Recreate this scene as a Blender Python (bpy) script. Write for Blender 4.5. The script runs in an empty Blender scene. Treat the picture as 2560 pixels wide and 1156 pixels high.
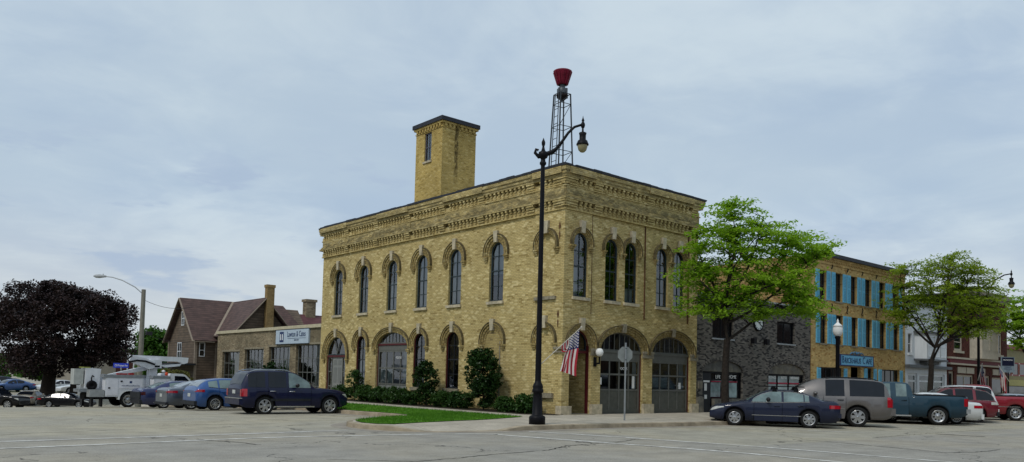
import bpy, bmesh, math, random
import numpy as np
from mathutils import Vector, Matrix
PI = math.pi
R = math.radians
random.seed(7)
S = bpy.context.scene
SKYK, EXPO = 11.2, 0.0
COL = S.collection
Z = Vector((0, 0, 1))

# ------------------------------------------------------------------ mesh builder
class MB:
    def __init__(s):
        s.v = []; s.f = []; s.m = []; s.sm = []
    def face(s, pts, mi=0, smooth=False):
        b = len(s.v)
        s.v.extend([tuple(p) for p in pts])
        s.f.append(tuple(range(b, b + len(pts)))); s.m.append(mi); s.sm.append(smooth)
    def mesh(s, verts, faces, mi=0, smooth=False):
        b = len(s.v)
        s.v.extend([tuple(p) for p in verts])
        for f in faces:
            s.f.append(tuple(i + b for i in f)); s.m.append(mi); s.sm.append(smooth)
    def box(s, x0, x1, y0, y1, z0, z1, mi=0):
        v = [(x, y, z) for z in (z0, z1) for y in (y0, y1) for x in (x0, x1)]
        s.mesh(v, [(0, 2, 3, 1), (4, 5, 7, 6), (0, 1, 5, 4), (2, 6, 7, 3), (0, 4, 6, 2), (1, 3, 7, 5)], mi)
    def obox(s, O, U, V, W, a, b, c, mi=0):
        """box on axes U V W: a, b, c are (min, max) ranges"""
        O = Vector(O); U = Vector(U); V = Vector(V); W = Vector(W)
        v = [O + U * x + V * y + W * z for z in c for y in b for x in a]
        s.mesh(v, [(0, 2, 3, 1), (4, 5, 7, 6), (0, 1, 5, 4), (2, 6, 7, 3), (0, 4, 6, 2), (1, 3, 7, 5)], mi)
    def bar(s, p, q, w, h=None, mi=0, up=(0, 0, 1)):
        p = Vector(p); q = Vector(q); d = (q - p); L = d.length; d.normalize()
        up = Vector(up)
        if abs(d.dot(up)) > .98: up = Vector((1, 0, 0))
        a = d.cross(up).normalized(); b = a.cross(d)
        h = h or w
        s.obox(p, d, a, b, (0, L), (-w / 2, w / 2), (-h / 2, h / 2), mi)
    def tube(s, pts, rad, n=8, mi=0, caps=True, smooth=True):
        pts = [Vector(p) for p in pts]
        if not hasattr(rad, '__len__'): rad = [rad] * len(pts)
        vs = []; fs = []
        prev = None
        for i, p in enumerate(pts):
            d = (pts[min(i + 1, len(pts) - 1)] - pts[max(i - 1, 0)])
            if d.length < 1e-9: d = Vector((0, 0, 1))
            d.normalize()
            if prev is None:
                a = d.cross(Vector((0, 0, 1)) if abs(d.z) < .9 else Vector((1, 0, 0))).normalized()
            else:
                a = (prev - d * prev.dot(d)).normalized()
            prev = a
            b = d.cross(a)
            for k in range(n):
                t = 2 * PI * k / n
                vs.append(p + (a * math.cos(t) + b * math.sin(t)) * rad[i])
        for i in range(len(pts) - 1):
            for k in range(n):
                k2 = (k + 1) % n
                fs.append((i * n + k, i * n + k2, (i + 1) * n + k2, (i + 1) * n + k))
        s.mesh(vs, fs, mi, smooth)
        if caps:
            s.mesh(vs[:n], [tuple(range(n))[::-1]], mi)
            s.mesh(vs[-n:], [tuple(range(n))], mi)
    def lathe(s, prof, O=(0, 0, 0), axis=(0, 0, 1), n=24, mi=0, smooth=True):
        """prof: (r, h) along axis"""
        O = Vector(O); ax = Vector(axis).normalized()
        a = ax.cross(Vector((0, 0, 1)) if abs(ax.z) < .9 else Vector((1, 0, 0))).normalized(); b = ax.cross(a)
        vs = [O + ax * h + (a * math.cos(2 * PI * k / n) + b * math.sin(2 * PI * k / n)) * max(r, 1e-4) for r, h in prof for k in range(n)]
        fs = [(i * n + k, i * n + (k + 1) % n, (i + 1) * n + (k + 1) % n, (i + 1) * n + k) for i in range(len(prof) - 1) for k in range(n)]
        s.mesh(vs, fs, mi, smooth)
    def prism(s, poly, O, U, V, W, w0, w1, mi=0):
        """polygon in (U, V) extruded along W"""
        O = Vector(O); U = Vector(U); V = Vector(V); W = Vector(W); n = len(poly)
        A = [O + U * a + V * b + W * w0 for a, b in poly]; B = [O + U * a + V * b + W * w1 for a, b in poly]
        s.face(A[::-1], mi); s.face(B, mi)
        for i in range(n):
            j = (i + 1) % n
            s.face([A[i], A[j], B[j], B[i]], mi)
    def build(s, name, mats, parent=None, world=True, merge=False):
        me = bpy.data.meshes.new(name)
        off = wloc(parent) if (parent is not None and world) else Vector((0, 0, 0))
        me.from_pydata([(x - off.x, y - off.y, z - off.z) for x, y, z in s.v], [], s.f)
        if not isinstance(mats, (list, tuple)): mats = [mats]
        for m in mats: me.materials.append(m)
        if len(mats) > 1: me.polygons.foreach_set('material_index', s.m)
        me.polygons.foreach_set('use_smooth', s.sm)
        if merge:
            bm = bmesh.new(); bm.from_mesh(me)
            bmesh.ops.remove_doubles(bm, verts=bm.verts, dist=.0008)
            bmesh.ops.recalc_face_normals(bm, faces=bm.faces)
            bm.to_mesh(me); bm.free()
        me.update()
        o = bpy.data.objects.new(name, me); COL.objects.link(o)
        if parent is not None: o.parent = parent
        return o

def wloc(o):
    v = Vector((0, 0, 0))
    while o is not None:
        v += o.location; o = o.parent
    return v
def tag(o, label, cat, group=None):
    o['label'] = label; o['category'] = cat
    if group: o['group'] = group
    return o
def thing(name, label, cat, loc=(0, 0, 0), rz=0, group=None):
    o = bpy.data.objects.new(name, None); COL.objects.link(o)
    o.empty_display_size = .3
    o.location = loc; o.rotation_euler = (0, 0, rz)
    return tag(o, label, cat, group)
def part(name, parent, loc=(0, 0, 0), rot=(0, 0, 0)):
    o = bpy.data.objects.new(name, None); COL.objects.link(o); o.empty_display_size = .1
    o.location = loc; o.rotation_euler = rot; o.parent = parent
    return o
def struct(o):
    o['kind'] = 'structure'; return o
def copy_tree(o, parent=None):
    c = o.copy(); COL.objects.link(c)
    if parent is not None: c.parent = parent
    for ch in list(o.children): copy_tree(ch, c)
    return c
def lerp(a, b, t): return a + (b - a) * t
def smooth(a, b, x):
    t = min(1, max(0, (x - a) / (b - a))); return t * t * (3 - 2 * t)
def interp(tab, x):
    if x <= tab[0][0]: return tab[0][1]
    for (a, b), (c, d) in zip(tab, tab[1:]):
        if x <= c: return b + (d - b) * (x - a) / (c - a)
    return tab[-1][1]
def sinterp(tab, x):
    """monotone-ish smooth interpolation (Catmull-Rom)"""
    n = len(tab)
    if x <= tab[0][0]: return tab[0][1]
    if x >= tab[-1][0]: return tab[-1][1]
    for i in range(n - 1):
        if x <= tab[i + 1][0]: break
    x0, y0 = tab[i]; x1, y1 = tab[i + 1]
    h = x1 - x0; t = (x - x0) / h
    def sl(k):
        if k <= 0: return (tab[1][1] - tab[0][1]) / (tab[1][0] - tab[0][0])
        if k >= n - 1: return (tab[-1][1] - tab[-2][1]) / (tab[-1][0] - tab[-2][0])
        a = (tab[k][1] - tab[k - 1][1]) / (tab[k][0] - tab[k - 1][0]); b = (tab[k + 1][1] - tab[k][1]) / (tab[k + 1][0] - tab[k][0])
        return 0 if a * b <= 0 else 2 * a * b / (a + b)
    m0 = sl(i) * h; m1 = sl(i + 1) * h
    return (2 * t ** 3 - 3 * t * t + 1) * y0 + (t ** 3 - 2 * t * t + t) * m0 + (-2 * t ** 3 + 3 * t * t) * y1 + (t ** 3 - t * t) * m1

# ------------------------------------------------------------------ materials
MATS = {}
class NT:
    def __init__(s, m):
        s.t = m.node_tree; s.n = s.t.nodes; s.l = s.t.links
    def add(s, typ, **kw):
        n = s.n.new(typ)
        for k, v in kw.items():
            if k in n.inputs.keys(): s.set(n, k, v)
            else: setattr(n, k, v)
        return n
    def set(s, n, k, v):
        if isinstance(v, bpy.types.NodeSocket): s.l.new(v, n.inputs[k])
        else: n.inputs[k].default_value = v
    def math(s, op, a, b=None, clamp=False):
        n = s.n.new('ShaderNodeMath'); n.operation = op; n.use_clamp = clamp
        s.set(n, 0, a)
        if b is not None: s.set(n, 1, b)
        return n.outputs[0]
    def mix(s, f, a, b, bt='MIX'):
        n = s.n.new('ShaderNodeMix'); n.data_type = 'RGBA'; n.blend_type = bt
        s.set(n, 0, f); s.set(n, 6, a); s.set(n, 7, b)
        return n.outputs[2]
    def noise(s, vec, scale, detail=4, rough=.55):
        n = s.n.new('ShaderNodeTexNoise'); s.l.new(vec, n.inputs['Vector'])
        n.inputs['Scale'].default_value = scale; n.inputs['Detail'].default_value = detail; n.inputs['Roughness'].default_value = rough
        return n.outputs['Fac']
    def remap(s, v, a, b, c=0., d=1., sm=True):
        n = s.n.new('ShaderNodeMapRange'); n.interpolation_type = 'SMOOTHSTEP' if sm else 'LINEAR'
        s.l.new(v, n.inputs[0])
        for i, x in enumerate((a, b, c, d)): n.inputs[i + 1].default_value = x
        return n.outputs[0]
    def vec(s, x, y, z):
        n = s.n.new('ShaderNodeCombineXYZ'); s.set(n, 0, x); s.set(n, 1, y); s.set(n, 2, z); return n.outputs[0]
    def scale(s, v, k):
        n = s.n.new('ShaderNodeVectorMath'); n.operation = 'MULTIPLY'; s.l.new(v, n.inputs[0]); n.inputs[1].default_value = k; return n.outputs[0]
def rgba(c): return (c[0], c[1], c[2], 1)
def newmat(name):
    m = bpy.data.materials.new(name); m.use_nodes = True
    return m, NT(m), m.node_tree.nodes['Principled BSDF']
def mat(name, c, r=.6, m=0., var=.12, scale=5., coat=0., bump=0., c2=None, spec=None, streak=False, emit=0):
    if name in MATS: return MATS[name]
    M, t, b = newmat(name)
    tc = t.add('ShaderNodeTexCoord').outputs['Object']
    if streak: tc = t.scale(tc, (1, 1, .15))
    n1 = t.noise(tc, scale, 5, .6)
    k = t.remap(n1, .3, .7, 1 - var, 1 + var)
    base = rgba(c)
    if c2:
        n2 = t.noise(tc, scale * .35, 4, .65)
        base = t.mix(t.remap(n2, .42, .6), rgba(c), rgba(c2))
    col = t.mix(1., base, t.vec(k, k, k), 'MULTIPLY')
    t.set(b, 'Base Color', col)
    rr = t.remap(n1, .3, .7, max(0, r - .06), min(1, r + .06)); t.set(b, 'Roughness', rr)
    b.inputs['Metallic'].default_value = m
    if coat: b.inputs['Coat Weight'].default_value = coat; b.inputs['Coat Roughness'].default_value = .04
    b.inputs['Specular IOR Level'].default_value = .22 if spec is None else spec
    if bump:
        bn = t.add('ShaderNodeBump'); bn.inputs['Strength'].default_value = bump; bn.inputs['Distance'].default_value = .02
        t.l.new(t.noise(tc, scale * 6, 4), bn.inputs['Height']); t.l.new(bn.outputs[0], b.inputs['Normal'])
    MATS[name] = M
    return M
def wall_uv(t):
    """(along the wall, height) from world position and the face normal"""
    g = t.add('ShaderNodeNewGeometry')
    p = t.add('ShaderNodeSeparateXYZ'); t.l.new(g.outputs['Position'], p.inputs[0])
    n = t.add('ShaderNodeSeparateXYZ'); t.l.new(g.outputs['True Normal'], n.inputs[0])
    ax = t.math('GREATER_THAN', t.math('ABSOLUTE', n.outputs[0]), .6)
    u = t.math('ADD', t.math('MULTIPLY', ax, p.outputs[1]), t.math('MULTIPLY', t.math('SUBTRACT', 1., ax), p.outputs[0]))
    return u, p.outputs[2], t.vec(u, p.outputs[2], ax), g.outputs['Position']
def brickmat(name, c1, c2, mortar, bw=.215, bh=.075, ms=.009, dark=None, dthr=(.80, .95), light=None, patch=.16, stains=(), rough=.85, streak=0., lowdirt=0., drip=None):
    if name in MATS: return MATS[name]
    M, t, b = newmat(name)
    u, z, uv, pos = wall_uv(t)
    br = t.add('ShaderNodeTexBrick'); t.l.new(uv, br.inputs['Vector'])
    for k, v in (('Color1', rgba(c1)), ('Color2', rgba(c2)), ('Mortar', rgba(mortar)), ('Scale', 1.), ('Mortar Size', ms), ('Mortar Smooth', .2), ('Bias', 0.), ('Brick Width', bw), ('Row Height', bh)):
        br.inputs[k].default_value = v
    col = br.outputs['Color']
    # single bricks that fired darker or paler: noise sampled once per course and brick length
    cell = t.vec(t.math('MULTIPLY', u, 1 / (bw * 1.3)), t.math('MULTIPLY', t.math('FLOOR', t.math('DIVIDE', z, bh)), 7.37), 0.)
    row = t.math('FLOOR', t.math('DIVIDE', z, bh))
    cid = t.vec(t.math('FLOOR', t.math('ADD', t.math('DIVIDE', u, bw), t.math('MULTIPLY', t.math('FLOORED_MODULO', row, 2.), .5))), row, 0.)
    wn = t.n.new('ShaderNodeTexWhiteNoise'); wn.noise_dimensions = '2D'; t.l.new(cid, wn.inputs['Vector'])
    clus = t.math('MULTIPLY', t.math('SUBTRACT', t.noise(uv, .9, 3, .6), .5), .45)
    nb = t.math('ADD', wn.outputs['Value'], clus)
    if dark: col = t.mix(t.remap(nb, dthr[0], dthr[1]), col, rgba(dark))
    if light:
        col = t.mix(t.math('MULTIPLY', t.remap(nb, .2, .06), .85), col, rgba(light))
    big = t.noise(uv, .55, 5, .6)
    k = t.remap(big, .3, .72, 1 - patch, 1 + patch)
    k2 = t.remap(t.noise(uv, 3.1, 3, .6), .3, .7, .95, 1.05)
    k = t.math('MULTIPLY', k, k2)
    col = t.mix(1., col, t.vec(k, k, k), 'MULTIPLY')
    for (z0, z1, lo, hi, c, amt) in stains:
        band = t.math('MULTIPLY', t.remap(z, z0, z0 + .12 * (z1 - z0) + .02), t.remap(z, z1 - .45 * (z1 - z0), z1, 1., 0.))
        n = t.noise(t.scale(uv, (1., 2.4, 1.)), 2.6, 7, .75)
        f = t.math('MULTIPLY', t.math('MULTIPLY', band, t.remap(n, lo, hi)), amt)
        col = t.mix(f, col, rgba(c))
    if streak:
        n = t.noise(t.scale(uv, (2.2, .18, 1.)), 1., 5, .65)
        col = t.mix(t.math('MULTIPLY', t.remap(n, .55, .78), streak), col, rgba((.09, .075, .035)))
    if drip:
        mid = (drip[0] + drip[1]) / 2; hw = (drip[1] - drip[0]) / 2
        off = t.math('ABSOLUTE', t.math('SUBTRACT', t.math('ADD', u, t.math('MULTIPLY', t.math('SUBTRACT', t.noise(uv, 1.5, 3), .5), .25)), mid))
        sp = t.n.new('ShaderNodeSeparateXYZ'); t.l.new(uv, sp.inputs[0])
        f = t.math('MULTIPLY', t.math('MULTIPLY', t.remap(off, hw * .35, hw, 1., 0.), t.math('SUBTRACT', 1., sp.outputs[2])), t.math('MULTIPLY', t.remap(t.noise(t.scale(uv, (3, 1.2, 1)), 2., 4, .7), .36, .56), t.remap(z, drip[2], drip[2] + 2.2)))
        col = t.mix(t.math('MULTIPLY', f, .85), col, rgba((.05, .035, .015)))
    if lowdirt:
        n = t.noise(uv, 1.3, 5, .65)
        f = t.math('MULTIPLY', t.math('MULTIPLY', t.remap(z, .0, 1.1, 1., 0.), t.remap(n, .3, .7)), lowdirt)
        col = t.mix(f, col, rgba((.13, .11, .06)))
    t.set(b, 'Base Color', col); b.inputs['Roughness'].default_value = rough
    b.inputs['Specular IOR Level'].default_value = .1
    bn = t.add('ShaderNodeBump'); bn.inputs['Strength'].default_value = .5; bn.inputs['Distance'].default_value = .012
    t.l.new(t.math('SUBTRACT', t.remap(nb, .2, .8), t.math('MULTIPLY', br.outputs['Fac'], 1.5)), bn.inputs['Height'])
    t.l.new(bn.outputs[0], b.inputs['Normal'])
    MATS[name] = M
    return M
def glassmat(name, tint, ior=1.7, base=.04):
    if name in MATS: return MATS[name]
    M, t, b = newmat(name)
    out = t.n['Material Output']; t.n.remove(b)
    tr = t.add('ShaderNodeBsdfTransparent', Color=rgba(tint))
    g = t.n.new('ShaderNodeBsdfAnisotropic') if False else t.add('ShaderNodeBsdfGlossy', Roughness=.02)
    g.inputs['Color'].default_value = (.92, .95, 1, 1)
    f = t.add('ShaderNodeFresnel'); f.inputs['IOR'].default_value = ior
    pos = t.add('ShaderNodeNewGeometry').outputs['Position']
    bn = t.add('ShaderNodeBump'); bn.inputs['Strength'].default_value = .08; bn.inputs['Distance'].default_value = .03
    t.l.new(t.noise(pos, 1.7, 2), bn.inputs['Height']); t.l.new(bn.outputs[0], g.inputs['Normal'])
    k = t.math('ADD', f.outputs[0], base, True)
    mx = t.add('ShaderNodeMixShader'); t.l.new(k, mx.inputs[0]); t.l.new(tr.outputs[0], mx.inputs[1]); t.l.new(g.outputs[0], mx.inputs[2])
    t.l.new(mx.outputs[0], out.inputs[0])
    MATS[name] = M
    return M
def paint(name, c, flake=.25, r=.4):
    dk = max(c) < .1
    return mat(name, c, .5 if dk else r, .0 if dk else flake, .05, 3., coat=.5 if dk else .8, spec=.15 if dk else .4)
def leafmat(name, c1, c2, trans=.35, rough=.5):
    if name in MATS: return MATS[name]
    M, t, b = newmat(name)
    g = t.add('ShaderNodeNewGeometry')
    n = t.noise(g.outputs['Position'], .9, 4, .7)
    ri = g.outputs['Random Per Island']
    f = t.math('ADD', t.math('MULTIPLY', t.remap(n, .35, .65), .55), t.math('MULTIPLY', ri, .45))
    col = t.mix(f, rgba(c1), rgba(c2))
    t.set(b, 'Base Color', col); b.inputs['Roughness'].default_value = rough; b.inputs['Specular IOR Level'].default_value = .12
    if trans:
        tl = t.add('ShaderNodeBsdfTranslucent'); t.l.new(t.mix(1., col, (1.25, 1.3, .55, 1), 'MULTIPLY'), tl.inputs['Color'])
        mx = t.add('ShaderNodeMixShader'); mx.inputs[0].default_value = trans
        t.l.new(b.outputs[0], mx.inputs[1]); t.l.new(tl.outputs[0], mx.inputs[2])
        t.l.new(mx.outputs[0], t.n['Material Output'].inputs[0])
    MATS[name] = M
    return M
def plankmat(name, c, bh=.13, var=.2, gap=.12):
    """lap siding / shingles: one course every bh"""
    if name in MATS: return MATS[name]
    M, t, b = newmat(name)
    u, z, uv, pos = wall_uv(t)
    fr = t.math('FRACT', t.math('DIVIDE', z, bh))
    rowv = t.noise(t.vec(t.math('MULTIPLY', u, .7), t.math('FLOOR', t.math('DIVIDE', z, bh)), 0.), 2.3, 2, .5)
    k = t.math('MULTIPLY', t.remap(rowv, .3, .7, 1 - var, 1 + var), t.remap(fr, gap, gap * 1.8, .45, 1.))
    t.set(b, 'Base Color', t.mix(1., rgba(c), t.vec(k, k, k), 'MULTIPLY')); b.inputs['Roughness'].default_value = .8
    bn = t.add('ShaderNodeBump'); bn.inputs['Strength'].default_value = .6; bn.inputs['Distance'].default_value = .02
    t.l.new(t.math('SUBTRACT', 1., fr), bn.inputs['Height']); t.l.new(bn.outputs[0], b.inputs['Normal'])
    MATS[name] = M
    return M

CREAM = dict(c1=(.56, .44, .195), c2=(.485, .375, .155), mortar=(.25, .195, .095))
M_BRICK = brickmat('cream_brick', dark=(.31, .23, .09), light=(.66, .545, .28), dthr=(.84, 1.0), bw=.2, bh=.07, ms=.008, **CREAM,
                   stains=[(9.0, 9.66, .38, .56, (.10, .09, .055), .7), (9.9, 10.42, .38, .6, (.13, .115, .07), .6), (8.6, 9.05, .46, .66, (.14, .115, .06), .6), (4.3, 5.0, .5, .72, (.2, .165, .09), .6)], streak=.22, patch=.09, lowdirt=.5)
M_TOWER = brickmat('tower_brick', dark=(.36, .255, .08), light=(.60, .46, .19), c1=(.56, .41, .13), c2=(.49, .35, .105), mortar=(.32, .25, .13), bw=.2, bh=.075, streak=.45, drip=(4.55, 4.95, 12.2))
M_GBRICK = brickmat('grey_brick', (.165, .15, .13), (.12, .11, .099), (.13, .122, .11), bw=.2, bh=.062, ms=.008, dark=(.045, .042, .041), dthr=(.62, .8), light=(.195, .178, .152), patch=.12)
M_CAFE = brickmat('cafe_brick', (.55, .385, .155), (.47, .315, .115), (.38, .28, .14), bw=.2, bh=.08, dark=(.34, .19, .065), light=(.62, .44, .18), patch=.12)
M_OLDB = brickmat('old_brick', (.27, .215, .135), (.22, .175, .11), (.2, .17, .12), bw=.21, bh=.07, dark=(.15, .12, .08), light=(.34, .285, .19), patch=.3,
                  stains=[(3.3, 4.6, .45, .65, (.16, .15, .10), .6)])
M_REDB = brickmat('red_brick', (.105, .03, .022), (.075, .022, .017), (.09, .05, .04), bw=.22, bh=.085, dark=(.05, .018, .015))
M_STONE = mat('limestone', (.50, .43, .30), .85, var=.18, scale=6, c2=(.40, .35, .25), bump=.2)
M_STONE_D = mat('weathered_stone', (.24, .21, .15), .9, var=.3, scale=7, bump=.3)
M_FRAME = mat('teal_grey_frame', (.035, .05, .055), .55, var=.15)
M_GFRAME = mat('grey_door_paint', (.125, .125, .11), .5, var=.1)
M_RED = mat('oxblood_paint', (.085, .013, .015), .5, var=.15)
M_BLACK = mat('black_metal', (.005, .005, .007), .5, .0, var=.2, spec=.15)
M_DARK = mat('dark_trim', (.018, .02, .024), .55, var=.2)
M_CAP = mat('dark_roof_cap', (.03, .032, .04), .6, var=.3)
M_ROOFING = mat('tar_roofing', (.06, .06, .06), .9, var=.3)
M_CURT = mat('pale_curtain', (.55, .57, .58), .9, var=.1, scale=3)
M_GLASS = glassmat('window_glass', (.72, .78, .78))
M_DGLASS = mat('dark_glass', (.008, .010, .012), .06, var=.3, scale=.7, spec=.45)
M_WHITE = mat('white_paint', (.70, .72, .74), .5, var=.06)
M_INT = mat('dark_interior', (.03, .028, .025), .9)
M_METAL = mat('galvanised_steel', (.36, .38, .39), .5, .55, var=.12)
M_CONC = mat('kerb_concrete', (.36, .30, .215), .9, var=.18, scale=3, c2=(.27, .225, .16), bump=.25)
M_PAPER = mat('white_paper', (.7, .7, .68), .8, var=.05)
M_BARK = mat('grey_bark', (.055, .047, .036), .95, var=.4, scale=12, bump=.6)
M_BARK_D = mat('dark_bark', (.028, .022, .018), .95, var=.4, scale=10, bump=.6)
M_WRED = mat('white_wall', (.66, .69, .72), .7, var=.06, streak=True)
M_GLOBE = mat('opal_globe', (.78, .78, .76), .35, var=.02)
M_LETTER_W = mat('white_lettering', (.75, .75, .73), .6, var=.02)
M_LETTER_B = mat('navy_lettering', (.02, .04, .12), .6, var=.02)
# ------------------------------------------------------------------ ground
GY = [(-400, 0), (0, 0), (7, -.08), (12, -.13), (15, -.22), (19.5, -.36), (23, -.45), (26, -.56), (30, -.8), (45, -1.85), (64, -2.3), (70, -1.65), (80, -1.4), (110, -1.2), (600, -1.2)]
def g(x, y): return sinterp(GY, y)
def ramp(x, y):
    ax, ay, bx, by = -9.0, -4.0, -7.3, -4.35
    t = max(0, min(1, ((x - ax) * (bx - ax) + (y - ay) * (by - ay)) / ((bx - ax) ** 2 + (by - ay) ** 2)))
    d = math.hypot(x - ax - t * (bx - ax), y - ay - t * (by - ay))
    return smooth(.15, 1.5, d)
def H(x, y):
    """top of the raised pavement and lawn"""
    t = max(0, min(1, (-3 - x) / 2.4))
    h = (.2 - .05 * smooth(-1, -4.4, y)) * (1 - t) + t * (g(x, y) + .15)
    r = ramp(x, y)
    return g(x, y) + .015 + (h - g(x, y) - .015) * r
def sheet(name, poly, hf, m, cuts=3, off=0., parent=None):
    bm = bmesh.new()
    vs = [bm.verts.new((x, y, 0)) for x, y in poly]
    bm.faces.new(vs)
    bmesh.ops.triangulate(bm, faces=bm.faces)
    for _ in range(cuts):
        long = [e for e in bm.edges if e.calc_length() > .8]
        if not long: break
        bmesh.ops.subdivide_edges(bm, edges=long, cuts=1)
        bmesh.ops.triangulate(bm, faces=[f for f in bm.faces if len(f.verts) > 3])
    for v in bm.verts: v.co.z = hf(v.co.x, v.co.y) + off
    bmesh.ops.recalc_face_normals(bm, faces=bm.faces)
    me = bpy.data.meshes.new(name); bm.to_mesh(me); bm.free()
    if me.polygons and me.polygons[0].normal.z < 0: me.flip_normals()
    me.materials.append(m)
    for p in me.polygons: p.use_smooth = True
    o = bpy.data.objects.new(name, me); COL.objects.link(o)
    return o

# road: asphalt with paler concrete parking lanes, cracks, seams and oil stains
def roadmat():
    M, t, b = newmat('road_surface')
    pos = t.add('ShaderNodeNewGeometry').outputs['Position']
    s = t.add('ShaderNodeSeparateXYZ'); t.l.new(pos, s.inputs[0]); X, Y = s.outputs[0], s.outputs[1]
    fine = t.noise(pos, 26, 5, .75); mid = t.noise(pos, 1.1, 6, .65); big = t.noise(pos, .16, 4, .6)
    wob = t.math('MULTIPLY', t.math('SUBTRACT', t.noise(pos, .5, 3), .5), .5)
    # concrete parking lane in front and the older side street are paler and warmer
    lane = t.math('MULTIPLY', t.remap(t.math('ADD', Y, wob), -11.6, -11.2), t.remap(t.math('ADD', X, wob), -4.6, -4.2))
    side = t.remap(t.math('ADD', Y, wob), -2.4, -1.6)
    warm = t.math('MAXIMUM', lane, side)
    col = t.mix(warm, (.305, .288, .25, 1), (.345, .322, .26, 1))
    col = t.mix(t.remap(big, .4, .62), col, t.mix(1., col, (1.1, 1.06, .98, 1), 'MULTIPLY'))
    k = t.math('MULTIPLY', t.remap(mid, .3, .72, .84, 1.13), t.remap(fine, .28, .72, .74, 1.24))
    col = t.mix(1., col, t.vec(k, k, k), 'MULTIPLY')
    # worn wheel paths and stains
    st = t.noise(t.scale(pos, (.35, 1.1, 1)), .9, 5, .7)
    col = t.mix(t.math('MULTIPLY', t.remap(st, .58, .74), .35), col, (.10, .095, .085, 1))
    # cracks
    wv = t.n.new('ShaderNodeVectorMath'); wv.operation = 'ADD'
    nz = t.n.new('ShaderNodeTexNoise'); t.l.new(pos, nz.inputs['Vector']); nz.inputs['Scale'].default_value = .8; nz.inputs['Detail'].default_value = 5
    t.l.new(pos, wv.inputs[0]); t.l.new(t.scale(nz.outputs['Color'], (2.4, 2.4, 0)), wv.inputs[1])
    def crack(sc, w, amt, lo):
        vo = t.n.new('ShaderNodeTexVoronoi'); vo.feature = 'DISTANCE_TO_EDGE'; vo.voronoi_dimensions = '2D'
        t.l.new(wv.outputs[0], vo.inputs['Vector']); vo.inputs['Scale'].default_value = sc
        msk = t.remap(t.noise(pos, .33, 3, .6), lo, lo + .1)
        return t.math('MULTIPLY', t.math('MULTIPLY', t.remap(vo.outputs['Distance'], 0, w, 1, 0), msk), amt)
    col = t.mix(crack(.2, .0095, .85, .42), col, (.035, .032, .03, 1))
    col = t.mix(crack(.75, .012, .5, .54), col, (.05, .047, .042, 1))
    t.set(b, 'Base Color', col); b.inputs['Roughness'].default_value = .88; b.inputs['Specular IOR Level'].default_value = .25
    bn = t.add('ShaderNodeBump'); bn.inputs['Strength'].default_value = .35; bn.inputs['Distance'].default_value = .01
    t.l.new(fine, bn.inputs['Height']); t.l.new(bn.outputs[0], b.inputs['Normal'])
    return M
def concmat(name, c, jx=1.5, jy=1.5):
    M, t, b = newmat(name)
    pos = t.add('ShaderNodeNewGeometry').outputs['Position']
    br = t.add('ShaderNodeTexBrick'); t.l.new(pos, br.inputs['Vector']); br.offset = 0
    for k, v in (('Color1', (.95, .95, .95, 1)), ('Color2', (1.05, 1.05, 1.05, 1)), ('Mortar', (.5, .48, .45, 1)), ('Scale', 1.), ('Mortar Size', .012), ('Brick Width', jx), ('Row Height', jy)): br.inputs[k].default_value = v
    k = t.math('MULTIPLY', t.remap(t.noise(pos, 1.2, 6, .65), .3, .7, .82, 1.14), t.remap(t.noise(pos, 14, 5, .7), .3, .7, .88, 1.1))
    col = t.mix(1., t.mix(1., rgba(c), br.outputs['Color'], 'MULTIPLY'), t.vec(k, k, k), 'MULTIPLY')
    st = t.noise(pos, .7, 5, .7)
    col = t.mix(t.math('MULTIPLY', t.remap(st, .55, .75), .4), col, (.2, .17, .13, 1))
    t.set(b, 'Base Color', col); b.inputs['Roughness'].default_value = .9
    return M
mb = MB()
xs = [-500, -150, -60, -40] + [-30 + i * 3 for i in range(12)] + [10, 30, 60, 120, 500]
ys = [-400, -120, -40, -20, -10, -5] + [i for i in range(0, 32)] + [32 + 2 * i for i in range(18)] + [70, 76, 84, 95, 110, 160, 300, 600]
vs = [(x, y, g(x, y)) for y in ys for x in xs]; n = len(xs)
mb.mesh(vs, [(j * n + i, j * n + i + 1, (j + 1) * n + i + 1, (j + 1) * n + i) for j in range(len(ys) - 1) for i in range(n - 1)], 0, True)
struct(mb.build('road', roadmat()))
# far ground: grass beyond the car park
M_FARG = mat('far_grass', (.05, .085, .02), .95, var=.3, scale=.6)
o = sheet('far_lawn', [(-120, 82), (60, 82), (60, 400), (-220, 400)], g, M_FARG, 0, .03); struct(o)
o = sheet('verge', [(-9.5, 34.5), (-4.5, 34.5), (-4.5, 60), (-9.5, 60)], g, M_FARG, 3, .12); struct(o)

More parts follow.
